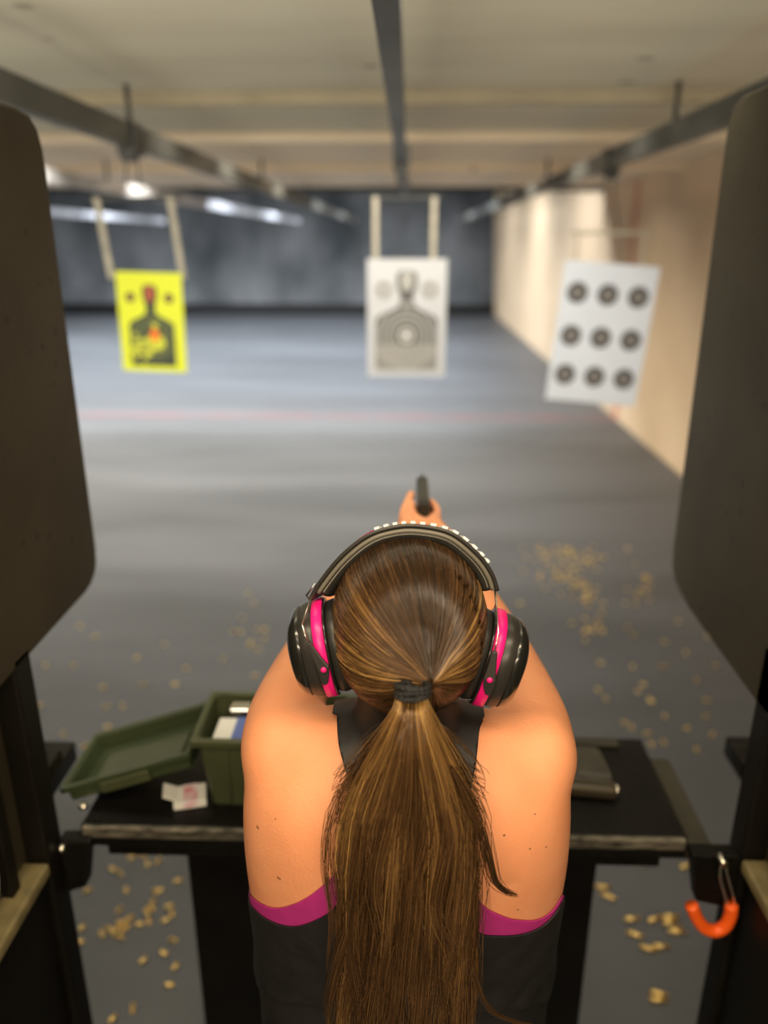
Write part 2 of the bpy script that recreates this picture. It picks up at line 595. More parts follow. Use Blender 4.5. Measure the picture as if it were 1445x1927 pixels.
# white silhouette target
t = thing('paper_target', (-0.015, 4.6, 1.245), 'white paper target with a grey bust silhouette hanging straight ahead', 'paper target', 'paper targets downrange')
Wt, Ht = .455, .665
T = frame((-0.006, 4.60, 1.572), 0.0, Wt, Ht, 0.0)
asp = Ht / Wt
sheet(T, 'warm_paper', t)
low = [(-.40, -.44), (-.40, -.22), (.40, -.22), (.40, -.44)]
cy = -.14
o = silhouette(T, SIL, ('print_grey', 'print_lite', 'print_pale'), 0, cy, (.16, .225, .29, .355, .40), asp, insil, t, low)
o['label'] = 'grey bust silhouette with pale rings'
sheet_part('bullseye', T, 'print_pale', [disc(0, cy, .105, asp)], .0022, .0028, t)
sheet_part('centre_dot', T, 'warm_paper', [disc(0, cy, .04, asp)], .0030, .0036, t)
sheet_part('head_patch', T, 'print_pale', [disc(0, .32, .085, 1.0)], .0018, .0024, t)
for sx in (-.29, .29):
    o = ring_parts('corner_ring', T, 'print_lite', sx, .245, .045, .10, asp, .0006, t)

# yellow splatter target
t = thing('paper_target', (-1.27, 3.8, 1.38), 'neon yellow paper target with a black bust silhouette and splatter marks', 'paper target', 'paper targets downrange')
Wt, Ht = .322, .470
T = frame((-1.243, 3.80, 1.625), math.radians(1.5), Wt, Ht, math.radians(-3))
asp = Ht / Wt
sheet(T, 'yellow_paper', t)
SY = [(a * .87, b_ * .97 - .015) for a, b_ in SIL]
inY = inside([(a * .96, b_ * .985) for a, b_ in SY])
o = silhouette(T, SY, ('print_black', 'print_black', 'print_olive'), .02, -.14, (.14, .20, .26, .32), asp, inY, t)
o['label'] = 'black bust silhouette'
sheet_part('head_bullseye', T, 'print_red', [[(-.075, .36), (.075, .36), (.06, .24), (.03, .21), (-.03, .21), (-.06, .24)]], .0016, .0022, t, 'red head zone')
for sx in (-.30, .29):
    c_ = sheet_part('corner_bullseye', T, 'print_black', [disc(sx, .25, .07, asp)], .0006, .0012, t)
    sheet_part('bull_centre', T, 'print_red', [disc(sx, .25, .03, asp)], .0014, .0020, c_)
b = MB()
rr = random.Random(3)
for k in range(46):
    r = rr.random() ** .6
    if k < 16:
        cx, cyy, q = .03 + rr.gauss(0, .06), -.19 + rr.gauss(0, .05), .03 + .03 * rr.random()
    else:
        cx, cyy, q = -.17 + rr.gauss(0, .10), -.30 + rr.gauss(0, .065), .02 + .024 * rr.random()
    if -.36 < cx < .34 and -.44 < cyy < 0:
        b.prism(disc(cx, cyy, q, asp, 10), .0018 + k * .00004, .0024 + k * .00004, lambda a, e, h: T(a, e, h))
b.build('splatter_marks', 'print_splat', t)
b = MB()
for cx, cyy, q in ((.04, -.10, .055), (.01, -.13, .045), (.065, -.14, .05), (.03, -.16, .04), (.08, -.12, .03), (.02, -.075, .03)):
    b.prism(disc(cx, cyy, q, asp, 12), .0046, .0052 + cx * .004, lambda a, e, h: T(a, e, h))
b.build('orange_hits', 'print_orange', t)

# nine-circle target
t = thing('paper_target', (1.2, 4.95, 1.0), 'white paper target with nine dark circles hanging crooked near right wall', 'paper target', 'paper targets downrange')
Wt, Ht = .570, .850
T = frame((1.205, 4.93, 1.447), math.radians(4.2), Wt, Ht, math.radians(-2))
asp = Ht / Wt
sheet(T, 'white_paper', t)
for cy in (.285, -.02, -.305):
    for cx in (-.325, .0, .325):
        o = sheet_part('bullseye', T, 'print_ring', [disc(cx, cy, .112, asp)], .0006, .0012, t)
        sheet_part('bull_centre', T, 'print_mid', [disc(cx, cy, .055, asp)], .0014, .0020, o)

# ================================================================== the booth
Y_POST = 1.11


def partition(x, s, poly, ypost, ztop, label):
    """s = -1 left, +1 right: the panel lies beyond plane x"""
    p = thing('shooting_stall_partition', (x + s * .02, 0.4, 0), label, 'partition')
    T3 = lambda a, b_, h: (x + s * h, a, b_)
    MB().prism(poly, 0.0, .035, T3).build('upper_panel', 'panel', p, bevel=.006)
    MB().box((min(x, x + s * .075), ypost - .055, 0), (max(x, x + s * .075), ypost, 1.37)).build('front_post', 'post', p, bevel=.005)
    MB().box((min(x + s * .012, x + s * .06), -.5, 0), (max(x + s * .012, x + s * .06), ypost - .05, .95)).build('lower_panel', 'post', p, bevel=.004)
    MB().box((min(x + s * .04, x + s * .07), -.5, .95), (max(x + s * .04, x + s * .07), ypost - .05, 1.37)).build('recessed_panel', 'panel', p)
    MB().box((min(x - s * .004, x + s * .05), -.5, .95), (max(x - s * .004, x + s * .05), ypost - .06, .975)).build('ledge', 'ledge', p, bevel=.006)
    MB().box((min(x + s * .02, x + s * .045), ypost - .14, .975), (max(x + s * .02, x + s * .045), ypost - .115, 1.35)).build('inner_stile', 'post', p, bevel=.003)
    MB().box((min(x, x + s * .06), ypost + .0, 1.10), (max(x, x + s * .06), ypost + .05, 1.13)).build('hinge_block', 'post', p, bevel=.003)
    pts = catmull([(x + s * .035, ypost - .19, 1.22), (x + s * .03, ypost - .185, 1.14), (x + s * .02, ypost - .17, 1.07), (x + s * .03, ypost - .175, .985)], 6)
    MB().tube(pts, .0035, 8).build('loose_cable', 'cable', p)
    return p


PL = [(-.5, 1.345), (1.105, 1.352), (1.35, 1.354), (1.375, 1.358), (1.398, 1.370), (1.413, 1.388), (1.419, 1.42), (1.4215, 2.11), (1.419, 2.15), (1.408, 2.178), (1.385, 2.194), (1.34, 2.2), (-.5, 2.2)]
PR = [(-.5, 1.27), (1.14, 1.276), (1.45, 1.283), (1.52, 1.294), (1.556, 1.305), (1.576, 1.325), (1.586, 1.37), (1.597, 2.17), (1.592, 2.205), (1.575, 2.232), (1.54, 2.243), (-.5, 2.243)]
partition(-.62, -1, PL, 1.11, 2.2, 'dark brown stall partition with rounded corners on left side')
PR = [(a * 1.0256, 2 + (c - 2) * 1.0256) for a, c in PR]
partition(.60, 1, PR, 1.155, 2.24, 'dark stall partition with rounded corners beside the orange hook')


def bench(x0, x1, y0, y1, label, full=True):
    b = thing('shooting_bench', ((x0 + x1) / 2, (y0 + y1) / 2, 0), label, 'bench')
    MB().box((x0, y0 + .006, .955), (x1, y1, 1.0)).build('bench_top', 'bench', b, bevel=.004)
    MB().box((x0 + .005, y0, .978), (x1 - .005, y0 + .012, 1.002)).build('edge_strip', 'steel_worn', b, bevel=.004)
    MB().box((x0 + .04, y0 + .02, .925), (x1 - .04, y0 + .04, .956)).build('apron', 'bench', b)
    return b


bn = bench(-.585, .507, 1.105, 1.405, 'black shooting bench in front of the woman with worn steel edge')
MB().box((-.48, 1.345, .915), (.42, 1.395, .956)).build('fill_light_housing', 'bench', bn, bevel=.003)  # housing made up for the added fill lamp under the bench
MB().box((-.455, 1.28, 0), (-.02, 1.33, .957)).build('pedestal', 'bench', bn, bevel=.004)
MB().box((.02, 1.28, .26), (.405, 1.33, .957)).build('pedestal', 'bench', bn, bevel=.004)
MB().box((.507, 1.12, .945), (.552, 1.36, .985)).build('side_plate', 'benchside', bn, bevel=.004)
for s, xa, xb in ((-1, -.618, -.560), (1, .508, .592)):
    T3 = lambda a, c, h: (a, 1.090 + h, c)
    k = (xb, xa) if s > 0 else (xa, xb)
    br = MB().prism([(k[0], .985), (k[1], .985), (k[1] + s * .02, .88), (k[0], .865)], 0, .03, T3).build('bracket', 'bench', bn, bevel=.004)
    if s < 0:
        MB().ball((-.612, 1.088, .970), .008, nu=10, nv=6).build('bolt', 'wire', br)
MB().ball((-.597, 1.16, 1.004), (.01, .01, .007), nu=10, nv=6).build('corner_bolt', 'wire', bn)
nb = bench(-1.85, -.695, 1.09, 1.36, 'edge of the neighbouring black bench behind the left partition')
MB().box((-1.6, 1.2, 0), (-1.0, 1.26, .957)).build('pedestal', 'bench', nb)
nb = bench(.69, 1.80, 1.13, 1.42, 'edge of the neighbouring black bench behind the right partition')
MB().box((.95, 1.24, 0), (1.6, 1.3, .957)).build('pedestal', 'bench', nb)

# orange hook hanging from the right bracket
hk = thing('safety_hook', (.5548, 1.075, .986), 'orange rubber coated steel hook hanging from right end of bench', 'hook')
HY = 1.0745
HP = [(.5548, .986), (.5622, .953), (.5747, .918), (.5832, .891), (.585, .867), (.579, .842), (.563, .830), (.543, .837), (.5257, .861), (.5138, .888)]
MB().tube([(.5548, HY - .006, .986), (.5548, HY + .014, .986)], .007, 12).build('mounting_bolt', 'wire', hk)
for d in (-.007, .007):
    MB().tube(catmull([(HP[0][0] + d * .4, HY, HP[0][1])] + [(x + d, HY, z) for x, z in HP[1:4]] + [(HP[4][0] + d * .6, HY, HP[4][1])], 5), .0034, 8).build('wire_leg', 'wire', hk)
MB().tube(catmull([(x, HY, z) for x, z in HP[3:]], 6), .0115, 14).build('rubber_hook', 'orange', hk)

# ---- green plastic ammunition box
bx = thing('ammunition_box', (-.24, 1.24, 1.0), 'open olive green plastic ammunition box standing on the bench', 'storage box')
x0, x1, y0, y1, h = -.377, -.105, 1.165, 1.315, .152


def tub(x0, x1, y0, y1, z0, z1, taper, wall, n=6):
    def ring(i, z):
        k = taper * (1 - (z - z0) / (z1 - z0))
        a0, a1, b0, b1 = x0 + k + i, x1 - k - i, y0 + k * .6 + i, y1 - k * .6 - i
        r = .012
        pts = []
        for cx, cy, st in ((a1 - r, b1 - r, 0), (a0 + r, b1 - r, 1), (a0 + r, b0 + r, 2), (a1 - r, b0 + r, 3)):
            for q in range(n):
                an = PI / 2 * (st + q / (n - 1))
                pts.append((cx + r * math.cos(an), cy + r * math.sin(an), z))
        return pts
    m_ = MB()
    m_.loft([ring(0, z0), ring(0, z1), ring(wall, z1), ring(wall, z0 + wall)], smooth=False)
    return m_


tub(x0, x1, y0, y1, 1.0005, 1.0 + h, .018, .004).build('tub', 'green', bx)
rim = MB()
for a, b_ in (((x0 - .008, y0 - .008), (x1 + .008, y0 + .003)), ((x0 - .008, y1 - .003), (x1 + .008, y1 + .008)), ((x0 - .008, y0), (x0 + .003, y1)), ((x1 - .003, y0), (x1 + .008, y1))):
    rim.box((a[0], a[1], 1.0 + h - .014), (b_[0], b_[1], 1.0 + h + .002))
rim.build('rim', 'green', bx, bevel=.003)
for k in range(3):
    xx = x0 + .05 + k * .085
    MB().box((xx, y0 + .001, 1.012), (xx + .008, y0 + .012, 1.13)).build('rib', 'green', bx, bevel=.002)
# lid hinged at the left rim, resting on the bench's end
ang = math.radians(19)
lx = Vector((math.cos(ang), 0, math.sin(ang)))
ln = Vector((-math.sin(ang), 0, math.cos(ang)))
lo = Vector((-.622, 1.172, 1.004))
LW, LD = .250, .158


def LT(p):
    return lo + lx * p.x + Vector((0, 1, 0)) * p.y + ln * p.z


lid = MB()
lid.box((0, 0, .0), (LW, LD, .004), xf=LT)
for a, b_ in (((0, 0), (LW, .005)), ((0, LD - .005), (LW, LD)), ((0, 0), (.005, LD)), ((LW - .005, 0), (LW, LD))):
    lid.box((a[0], a[1], 0), (b_[0], b_[1], .034), xf=LT)
for a, b_ in (((-.008, -.008), (LW + .006, .0)), ((-.008, LD), (LW + .006, LD + .008)), ((-.008, -.008), (0, LD + .008)), ((LW, 0), (LW + .006, LD))):
    lid.box((a[0], a[1], .024), (b_[0], b_[1], .036), xf=LT)
lo_ = lid.build('lid', 'green_in', bx, bevel=.0025)
MB().box((.07, -.012, .004), (.17, -.001, .026), xf=LT).build('latch', 'green', lo_, bevel=.003)
pn = MB()
pn.box((.035, .03, .004), (.215, .128, .009), xf=LT)
pn.build('lid_inner_panel', 'green_in', lo_, bevel=.003)
MB().tube([LT(Vector((LW + .012, .02, .03))), LT(Vector((LW + .012, LD - .02, .03)))], .006, 10).build('hinge_pin', 'green', lo_)

cb = thing('cartridge_carton', (-.315, 1.215, 1.1), 'white cartridge carton with blue stripe inside the green ammunition box', 'carton')
MB().box((-.352, 1.185, 1.006), (-.262, 1.255, 1.137)).build('carton_body', 'carton', cb, bevel=.002)
MB().box((-.318, 1.1845, 1.05), (-.285, 1.2555, 1.1375)).build('blue_stripe', 'blue', cb)
mg = thing('pistol_magazine', (-.31, 1.285, 1.01), 'black pistol magazine leaning in the back of green ammunition box', 'magazine')
MB().box((-.335, 1.27, 1.006), (-.30, 1.295, 1.135)).build('magazine_body', 'gun', mg, bevel=.004)
MB().box((-.337, 1.267, 1.135), (-.298, 1.298, 1.146)).build('magazine_base', 'wire', mg, bevel=.003)

cp = thing('crumpled_carton', (-.40, 1.2, 1.0), 'small white opened carton lying under the green lid', 'carton')
cm = MB()
cm.box((-.03, -.025, 0), (.03, .025, .016), xf=lambda p: Vector((-.402, 1.185, 1.001)) + Matrix.Rotation(.25, 3, 'Z') @ p)
cm.build('carton_body', 'carton', cp, bevel=.002)
MB().box((-.055, -.02, .0), (-.03, .02, .003), xf=lambda p: Vector((-.402, 1.185, 1.004)) + Matrix.Rotation(.25, 3, 'Z') @ Matrix.Rotation(.5, 3, 'Y') @ p).build('carton_flap', 'carton', cp)
MB().box((-.012, -.0255, .004), (.014, .0255, .0166), xf=lambda p: Vector((-.402, 1.185, 1.001)) + Matrix.Rotation(.25, 3, 'Z') @ p).build('printed_panel', 'pinkprint', cp)

# ---- things on the right of the bench
ps = thing('pistol', (.36, 1.24, 1.0), 'dark pistol lying flat on the right half of the bench', 'pistol')
PT = lambda p: Vector((.405, 1.215, 1.004)) + Matrix.Rotation(math.radians(-6), 3, 'Z') @ p
MB().box((-.19, -.014, .0), (0, .014, .026), xf=PT).build('slide', 'gun_brown', ps, bevel=.007)
MB().box((-.17, .014, .003), (-.005, .028, .022), xf=PT).build('frame', 'gun_grey', ps, bevel=.004)
MB().prism([(-.075, .026), (-.004, .026), (-.012, .075), (-.020, .112), (-.03, .118), (-.088, .112), (-.09, .10)], .001, .026, lambda a, b_, h_: PT(Vector((a, b_, h_)))).build('grip', 'gun_grey', ps, bevel=.005)
MB().tube([PT(Vector((-.075, .03, .012))), PT(Vector((-.10, .05, .012))), PT(Vector((-.125, .05, .012))), PT(Vector((-.135, .03, .012)))], .004, 8).build('trigger_guard', 'gun_grey', ps)
MB().ball(PT(Vector((-.001, .0, .015))), (.006, .011, .010), nu=12, nv=8).build('hammer', 'wire', ps)
MB().ball(PT(Vector((-.10, -.006, .026))), (.012, .007, .003), nu=12, nv=8).build('slide_latch', 'wire', ps)
gm = tag(MB().box((.20, 1.37, 1.0), (.45, 1.395, 1.008)).build('cleaning_mat', 'benchside', bevel=.002, origin=(.325, 1.38, 1.0)), 'thin dark strip of mat along the far edge of the bench', 'mat')

# ---- spent cases on the floor
def case_mesh(name, r, L, neck):
    b = MB()
    n = 12
    prof = [(0, r * .95), (.0012, r * .95), (.0014, r * .8), (.0024, r * .8), (.0028, r), (L * .68, r * .96), (L * .78, r * (.62 if neck else .96)), (L, r * (.6 if neck else .95)), (L, r * (.5 if neck else .85)), (L * .3, r * .4)]
    b.loft([[(-L / 2 + a, q * math.cos(2 * PI * k / n), q * math.sin(2 * PI * k / n)) for k in range(n)] for a, q in prof])
    o = b.build(name, 'brass')
    me = o.data
    bpy.data.objects.remove(o)
    return me


ME9 = case_mesh('pistol_case_mesh', .0062, .024, False)
MER = case_mesh('rifle_case_mesh', .0070, .050, True)


def unproj_floor(u, v):
    d = FW + RT * (u - 722.5) / 1450 - UP * (v - 963.5) / 1450
    t_ = -CAM_Z / d[2]
    return d * t_ + np.array([0, 0, CAM_Z])


def scatter(name, me, r, pts, label, group, rotr=PI):
    for x, y in pts:
        o = bpy.data.objects.new(name, me)
        COL.objects.link(o)
        o.location = (x, y, r)
        o.rotation_euler = (random.uniform(0, PI), 0, random.uniform(-rotr, rotr))
        tag(o, label, 'cartridge case', group)


uv = [(215, 1592), (240, 1580), (250, 1592), (262, 1604), (268, 1612), (248, 1616), (278, 1628), (298, 1622), (212, 1638), (226, 1646), (160, 1648), (150, 1652), (165, 1678), (238, 1678), (300, 1678), (292, 1680), (335, 1660), (225, 1715), (285, 1712), (318, 1708), (324, 1720), (155, 1748), (150, 1776), (192, 1760), (222, 1742), (232, 1738), (240, 1746), (226, 1766), (215, 1756), (262, 1742), (280, 1734), (312, 1734), (326, 1772), (308, 1796), (270, 1810), (330, 1822), (320, 1856), (250, 1900), (212, 1920), (205, 1750), (245, 1730), (230, 1752), (288, 1700), (276, 1718)]
scatter('cartridge_case', ME9, .0062, [unproj_floor(u, v)[:2] for u, v in uv], 'spent brass case on the floor below the left half of bench', 'spent cases under the left half of the bench')
uv = [(1135, 1672), (1292, 1632), (1270, 1752), (1275, 1757), (1232, 1732), (1195, 1762), (1220, 1788), (1244, 1784), (1240, 1873), (1238, 1885), (1262, 1728), (1262, 1738), (1190, 1732), (1145, 1690), (1224, 1626)]
scatter('rifle_case', MER, .0070, [unproj_floor(u, v)[:2] for u, v in uv], 'long spent brass case on the floor below the right half of bench', 'spent cases under the right half of the bench', 0.5)
uv = [(86, 1254), (138, 1254), (258, 1240), (194, 1295), (200, 1332), (202, 1370), (160, 1406), (118, 1382), (310, 1215), (75, 1330), (230, 1330), (270, 1290), (330, 1290), (350, 1260), (180, 1200), (420, 1240), (440, 1190), (150, 1180)]
scatter('cartridge_case', ME9, .0062, [unproj_floor(u, v)[:2] for u, v in uv], 'spent brass case on open floor between left partition and bench', 'spent cases on the floor past the bench at left')
uv = [(1190, 1256), (1246, 1256), (1345, 1254), (1310, 1282), (1200, 1303), (1140, 1316), (1222, 1318), (1188, 1370), (1218, 1382), (1225, 1402), (1250, 1350), (1292, 1372), (1328, 1350), (1248, 1398), (1310, 1412), (1225, 1322), (1330, 1320), (1175, 1362), (1330, 1200), (1290, 1230), (1210, 1290), (1130, 1250), (1125, 1300), (1340, 1384)]
scatter('cartridge_case', ME9, .0062, [unproj_floor(u, v)[:2] for u, v in uv], 'spent brass case on open floor between right partition and bench', 'spent cases on the floor past the bench at right')
pts = []
for cu, cv, su, sv, n in ((1066, 1062, 26, 22, 40), (1092, 1112, 16, 22, 26), (1060, 1040, 36, 10, 18), (1215, 1110, 18, 18, 14), (1105, 1180, 18, 10, 10), (478, 1185, 22, 34, 12), (1130, 1140, 80, 60, 16)):
    for k in range(n):
        p = unproj_floor(random.gauss(cu, su), random.gauss(cv, sv))
        if p[1] > 1.8:
            pts.append(p[:2])
scatter('cartridge_case', ME9, .0062, pts, 'spent brass case among the brass strewn mid-lane ahead of bench', 'spent cases strewn mid-lane')
o = bpy.data.objects.new('cartridge_case', ME9)
COL.objects.link(o)
o.location = (.74, 1.395, 1.0064)
o.rotation_euler = (0, 0, .6)
tag(o, 'spent brass case lying on the neighbouring bench at right', 'cartridge case')

# ================================================================== the woman
BASE = (0.0, 0.84, 0.0)


def ellring(cx, cy, z, a, b, e=2.4, n=40, dent=0.0):
    pts = []
    for k in range(n):
        t = 2 * PI * k / n
        c, s_ = math.cos(t), math.sin(t)
        x = a * math.copysign(abs(c) ** (2 / e), c)
        y = b * math.copysign(abs(s_) ** (2 / e), s_)
        if s_ < 0:                                   # furrow along the spine
            y += dent * math.exp(-(x / .022) ** 2)
        pts.append((cx + x, cy + y, z))
    return pts


TORSO = [(.76, .865, .10, .09), (.80, .868, .195, .115), (.86, .868, .214, .128), (.93, .862, .2125, .122), (1.0, .852, .209, .108), (1.08, .838, .207, .104),
         (1.16, .822, .206, .106), (1.24, .808, .206, .112), (1.31, .797, .203, .113), (1.37, .792, .196, .106), (1.415, .79, .172, .090), (1.445, .79, .125, .066), (1.462, .79, .07, .045)]


def yc_of(z):
    return np.interp(z, [t_[0] for t_ in TORSO], [t_[1] for t_ in TORSO])


bm_ = MB()
tz = catmull([(z, y, a, b) for z, y, a, b in TORSO], 4)
bm_.loft([ellring(0.004 if z > 1.0 else .003, y, z, a + .004 * (z > .95), b, 2.35, 48, .012 if z > .95 else 0) for z, y, a, b in tz])
for s in (-1, 1):                                     # shoulder blades, deltoids, bust
    bm_.ball((s * .095, .722, 1.335), (.058, .026, .085), rot=Matrix.Rotation(s * .25, 3, 'Y'))
    bm_.ball((.006 + s * .158, .802, 1.402), (.052, .062, .060))
    bm_.ball((.006 + s * .153, .80, 1.325), (.052, .075, .09))
    bm_.ball((s * .078, .895, 1.26), (.062, .05, .062))
    bm_.ball((s * .085, .79, 1.435), (.075, .045, .028), rot=Matrix.Rotation(-s * .10, 3, 'Y'))
# neck and head
bm_.tube(catmull([(.003, .775, 1.40), (.004, .780, 1.46), (.005, .79, 1.53), (.005, .80, 1.58)], 4), [.066, .063, .060, .058, .057, .056, .055, .055, .055, .055, .056, .057, .057], 24)
HC = np.array([.005, .79, 1.587])
bm_.ball(HC, (.0775, .096, .094), nu=32, nv=20)
bm_.ball((.005, .850, 1.535), (.058, .045, .070), nu=24, nv=16)          # face and jaw
bm_.ball((.005, .868, 1.482), (.026, .022, .020))                        # chin
for s in (-1, 1):
    bm_.ball((.005 + s * .042, .862, 1.548), (.024, .022, .022))         # cheek
    bm_.ball((.005 + s * .030, .880, 1.592), (.026, .012, .009))         # brow
    bm_.ball((.005 + s * .079, .79, 1.565), (.010, .020, .032))          # ear
bm_.tube([(.005, .885, 1.583), (.005, .898, 1.562), (.005, .908, 1.545), (.005, .897, 1.537)], [.007, .009, .0115, .008], 12)
bm_.ball((.005, .892, 1.518), (.022, .009, .006))
bm_.ball((.005, .890, 1.509), (.019, .009, .006))
# arms reaching to the pistol
GX = .033
ARM = {1: [(.162, .795, 1.406), (.166, .87, 1.405), (.161, .97, 1.404), (.151, 1.075, 1.406), (.125, 1.13, 1.432), (.093, 1.20, 1.464), (.069, 1.265, 1.487), (.056, 1.305, 1.497), (.050, 1.335, 1.499)],
       -1: [(-.152, .795, 1.408), (-.156, .87, 1.406), (-.150, .97, 1.404), (-.136, 1.075, 1.406), (-.106, 1.13, 1.430), (-.062, 1.20, 1.460), (-.024, 1.265, 1.481), (-.002, 1.315, 1.490), (.004, 1.345, 1.490)]}
for s in (1, -1):
    P = catmull(ARM[s], 4)
    r = np.interp(np.linspace(0, 1, len(P)), [0, .12, .25, .37, .45, .6, .75, .88, 1], [.052, .052, .047, .041, .041, .039, .031, .025, .024])
    bm_.tube([tuple(p) for p in P], list(r), 24)
bm_.ball((.052, 1.350, 1.490), (.019, .034, .034))                       # right palm behind the grip
bm_.ball((.004, 1.370, 1.486), (.015, .038, .038))                       # left palm


def finger(pts, r):
    P = catmull(pts, 4)
    bm_.tube([tuple(p) for p in P], list(np.linspace(r * 1.12, r * .85, len(P))), 10)
    bm_.ball(pts[-1], r * .86, nu=10, nv=8)


for k, (z, l) in enumerate(((1.500, 1.0), (1.482, 1.05), (1.464, 1.0), (1.447, .85))):    # right hand
    if k == 0:
        finger([(.058, 1.352, 1.508), (.060, 1.395, 1.513), (.055, 1.430, 1.514), (.050, 1.452, 1.513)], .0082)
    else:
        finger([(.056, 1.352, z), (.060, 1.385, z), (.050, 1.410, z - .001), (.033, 1.417, z - .002), (.019, 1.408, z - .002)], .0084 - .0005 * k)
finger([(.044, 1.330, 1.510), (.022, 1.343, 1.514), (.0115, 1.380, 1.519), (.0125, 1.415, 1.520)], .0092)
for k, z in enumerate((1.502, 1.483, 1.465, 1.449)):                       # left hand wraps over it
    finger([(.002, 1.385, z), (.004, 1.415, z), (.017, 1.436, z - .001), (.040, 1.438, z - .002), (.060, 1.426 - .004 * k, z - .002)], .0086 - .0005 * k)
finger([(-.004, 1.358, 1.504), (-.001, 1.395, 1.514), (.006, 1.435, 1.519), (.0110, 1.472, 1.521)], .0104)
# legs and feet
for s in (-1, 1):
    P = catmull([(s * .10, .868, .84), (s * .108, .862, .70), (s * .112, .852, .50), (s * .115, .850, .42), (s * .118, .826, .28), (s * .12, .82, .12), (s * .12, .825, .07)], 4)
    bm_.tube([tuple(p) for p in P], list(np.interp(np.linspace(0, 1, len(P)), [0, .17, .45, .55, .72, .9, 1], [.108, .096, .064, .060, .058, .040, .040])), 24)
    bm_.loft([[(s * .125 + a * w_ * math.cos(2 * PI * k / 20), y, h * .5 + .012 + h * .5 * math.sin(2 * PI * k / 20)) for k in range(20)] for y, w_, h, a in ((.765, .018, .03, 1), (.775, .030, .06, 1), (.82, .036, .075, 1), (.88, .040, .065, 1), (.94, .046, .045, 1), (.985, .040, .032, 1), (1.01, .022, .02, 1))])
tmp = bm_.build('body_tmp', 'skin')
rm = tmp.modifiers.new('remesh', 'REMESH')
rm.mode = 'VOXEL'
rm.voxel_size = .0036
rm.use_smooth_shade = True
sm_ = tmp.modifiers.new('smooth', 'SMOOTH')
sm_.factor = .5
sm_.iterations = 14
dg = bpy.context.evaluated_depsgraph_get()
dg.update()
ev = tmp.evaluated_get(dg)
me = bpy.data.meshes.new_from_object(ev)
bpy.data.objects.remove(tmp)
me.name = 'person'
me.materials.clear()
me.materials.append(M['skin'])
# extra fairing of torso, arms, legs and head; the hands keep their detail
nV = len(me.vertices)
V = np.empty(nV * 3, np.float32)
me.vertices.foreach_get('co', V)
V = V.reshape(-1, 3).astype(float)
E_ = np.empty(len(me.edges) * 2, np.int32)
me.edges.foreach_get('vertices', E_)
E_ = E_.reshape(-1, 2)
deg = np.bincount(E_.ravel(), minlength=nV).astype(float)[:, None]
wgt = np.clip((1.29 - V[:, 1]) / .06, 0, 1) * np.clip(np.abs(V[:, 2] - 1.55) / .04 + (V[:, 1] < .84) * 1.0, 0, 1)
wgt = (wgt * .6)[:, None]
for it in range(70):
    S = np.zeros_like(V)
    np.add.at(S, E_[:, 0], V[E_[:, 1]])
    np.add.at(S, E_[:, 1], V[E_[:, 0]])
    V = V + wgt * (S / deg - V)
    if it % 2:                                        # push back out: no shrinking
        pass
me.vertices.foreach_set('co', V.astype(np.float32).ravel())
me.update()
body = bpy.data.objects.new('person', me)
COL.objects.link(body)
tag(body, 'woman seen from behind in black tank top aiming a pistol with both hands', 'person')
for p in me.polygons:
    pass
me.polygons.foreach_set('use_smooth', np.ones(len(me.polygons), bool))
me.calc_loop_triangles()
TR = np.empty(len(me.loop_triangles) * 3, np.int32)
me.loop_triangles.foreach_get('vertices', TR)
TR = TR.reshape(-1, 3)
NR = np.empty(nV * 3, np.float32)
me.vertices.foreach_get('normal', NR)
NR = NR.reshape(-1, 3).astype(float)


def sdf_poly(P, poly):
    """signed distance, positive inside"""
    Q = np.array(poly, float)
    d2 = np.full(len(P), 1e18)
    ins = np.zeros(len(P), bool)
    for i in range(len(Q)):
        a, b = Q[i], Q[(i + 1) % len(Q)]
        e = b - a
        t = np.clip(((P - a) @ e) / max(e @ e, 1e-12), 0, 1)
        dd = P - a - t[:, None] * e
        d2 = np.minimum(d2, (dd ** 2).sum(1))
        c = ((a[1] > P[:, 1]) != (b[1] > P[:, 1])) & (P[:, 0] < (b[0] - a[0]) * (P[:, 1] - a[1]) / (b[1] - a[1] + 1e-12) + a[0])
        ins ^= c
    return np.where(ins, 1, -1) * np.sqrt(d2)


def clip_mesh(V, N, T, f):
    """keep the part of a triangle mesh where f > 0, cutting edges exactly at zero"""
    cuts = {}
    NV, NN, NT = [], [], []
    remap = {}

    def old(i):
        if i not in remap:
            remap[i] = len(NV)
            NV.append(V[i])
            NN.append(N[i])
        return remap[i]

    def cut(i, j):
        k = (min(i, j), max(i, j))
        if k not in cuts:
            i, j = k
            t = f[i] / (f[i] - f[j])
            cuts[k] = len(NV)
            NV.append(V[i] * (1 - t) + V[j] * t)
            NN.append(N[i] * (1 - t) + N[j] * t)
        return cuts[k]
    pos = f > 0
    cnt = pos[T].sum(1)
    for tri in T[cnt > 0]:
        a, b, c = map(int, tri)
        k = int(pos[a]) + int(pos[b]) + int(pos[c])
        if k == 3:
            NT.append((old(a), old(b), old(c)))
            continue
        while not (pos[a] if k == 1 else not pos[a]):
            a, b, c = b, c, a
        if k == 1:
            NT.append((old(a), cut(a, b), cut(a, c)))
        else:
            x, y = cut(a, b), cut(a, c)
            NT.append((x, old(b), old(c)))
            NT.append((x, old(c), y))
    return np.array(NV), np.array(NN), np.array(NT)


